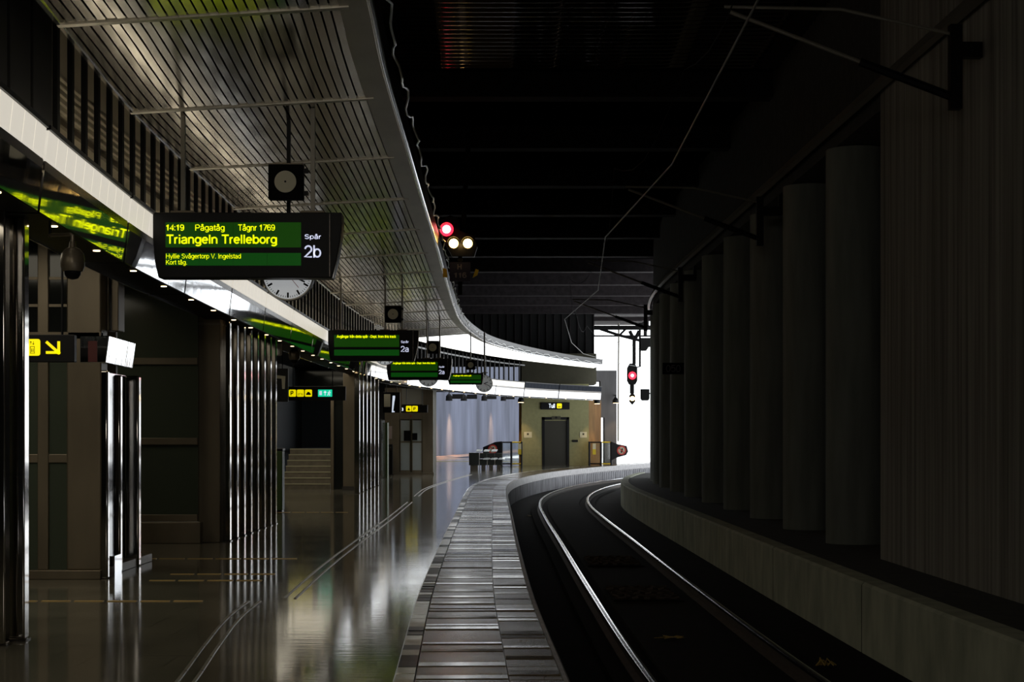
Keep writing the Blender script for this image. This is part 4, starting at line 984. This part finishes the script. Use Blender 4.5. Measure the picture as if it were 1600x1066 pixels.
# lamps washing the tower and the far wall
def wall_lamp(label, px, py, Y, aim, e, spot=70, arm=.9):
    X, Y, Z = at(px, py, Y)
    t = thing('spotlight', label, 'lamp', (X, Y, Z), group='warm spotlights at the platform end')
    MB().lathe((0, 0, 0), [(.16, 0), (.16, .14), (.05, .3)], 16).build('housing', 'black', t); MB().lathe((0, 0, -.015), [(.13, 0), (.14, .02)], 16).build('lens', 'lamp', t)
    MB().tube([(0, 0, .28), (0, 0, .4), (0, arm, .4)], .03, 8).build('stem', 'black', t)
    l = light('spotlight_beam', 'SPOT', (X, Y, Z-.05), e, (1, .66, .33), size=.08, spot=spot, blend=.8)
    v = Vector(aim)-Vector((X, Y, Z)); l.rotation_euler = v.to_track_quat('-Z', 'Y').to_euler()
wall_lamp('warm spotlight left of the lift tower', 814, 629, 84.0, (TX(818), 84.9, 0), 130, 60)
wall_lamp('warm spotlight right of the lift tower', 933, 631, 84.0, (TX(926), 84.9, 0), 150, 60)
wall_lamp('spotlight over the grey end wall', 962, 630, 86.0, (TX(958), 86.6, 0.5), 80, 50, .6)
for i, (px, lab) in enumerate(((682, 'dark track spotlight against the far grey wall, leftmost'), (706, 'dark track spotlight against the far grey wall, second from left'), (738, 'dark track spotlight against the far grey wall, third from left'), (770, 'dark track spotlight against the far grey wall, rightmost'))):
    Yw = {0: 108, 1: 114, 2: 123.5, 3: 134}[i]; wx = P0[0]+dx*(Yw-P0[1])/dy
    t = thing('track_spotlight', lab, 'lamp', (wx+.9, Yw-1.2, EYE+(678-627)*Yw/F), group='spotlights on the far wall')
    MB().lathe((0, 0, 0), [(.22, 0), (.2, .3), (.1, .42)], 16).build('housing', 'blackm', t); MB().obox((.55, .2, .28), (.7, .3, .3)).build('gear_box', 'blackm', t)
    MB().tube([(0, 0, .4), (0, 0, .6), (-1.0, .1, .6)], .04, 8).build('stem', 'blackm', t)
    if i != 2:
        l = light('far_wall_beam', 'SPOT', (t.location.x+.2, Yw-1.2, t.location.z-.1), 1700, (1, .58, .27), size=.3, spot=80, blend=1.0)
        v = Vector((wx, Yw-.6, .6))-l.location; l.rotation_euler = v.to_track_quat('-Z', 'Y').to_euler()
# glass gates beside the tower, with prohibition boards
def gate(label, xs, flip, board, lab2):
    k = 84.3/F
    t = thing('glass_gate', label, 'gate', (0, 84.3, 0), group='glass gates beside the lift tower')
    def GX(px): return (px-800)*k
    for a in xs: MB().tube([(GX(a), 0, 0), (GX(a), 0, 1.2)], .055, 10).build('post', 'black', t)
    for i in range(len(xs)-1):
        MB().box(GX(xs[i])+.06, GX(xs[i+1])-.06, -.01, .01, .12, 1.14).build('pane', 'glass', t)
        for z in (.08, 1.17): MB().tube([(GX(xs[i]), 0, z), (GX(xs[i+1]), 0, z)], .035, 8).build('rail', 'ylabel' if i == flip else 'black', t)
    a = xs[-1] if board > 0 else xs[0]
    x = GX(xs[1] if board > 0 else xs[-1])-(.0 if board > 0 else .22)
    b = MB().box(GX(lab2), GX(lab2)+.16, -.05, -.03, .82, 1.1).build('white_label', 'notice', t); MB().box(GX(lab2), GX(lab2)+.16, -.05, -.03, .55, .82).build('yellow_label', 'ylabel', t)
    g = thing('warning_board', 'black angled board with red ring prohibition sign on the %s gate' % ('left' if board < 0 else 'right'), 'sign', (GX(a), 84.25, 0), group='prohibition boards')
    if board < 0: out = [(0, 0.35), (0, 1.22), (-.35, 1.18), (-.95, .92), (-.95, .5), (-.6, .35)]; c = (-.46, .82)
    else: out = [(0, .25), (.3, .4), (.75, .52), (.85, .7), (.78, .98), (.3, 1.08), (0, 1.2)]; c = (.52, .76)
    MB().prism(out if board > 0 else out[::-1], -.02, .02).build('board', 'black', g)
    MB().ring((c[0], -.035, c[1]), .17, .235, 24, .014).build('red_ring', 'redp', g); MB().disc((c[0], -.03, c[1]), .17, 24, .01).build('white_field', 'notice', g)
    bb = MB(); bb.disc((c[0]+.03, -.036, c[1]+.07), .035, 10, .006); bb.prism([(c[0]-.05, c[1]-.12), (c[0]+.03, c[1]-.12), (c[0]+.07, c[1]+.04), (c[0]-.02, c[1]+.05)], -.036, -.03); bb.build('figure_pictogram', 'black', g)
    MB().obox((c[0], -.042, c[1]), (.36, .006, .045), 0, 0, .78).build('slash', 'redp', g)
gate('glass gate left of the khaki lift tower', [784, 799, 815], 1, -1, 809.5)
gate('glass gate right of the khaki lift tower', [921, 939, 955], 1, 1, 926)
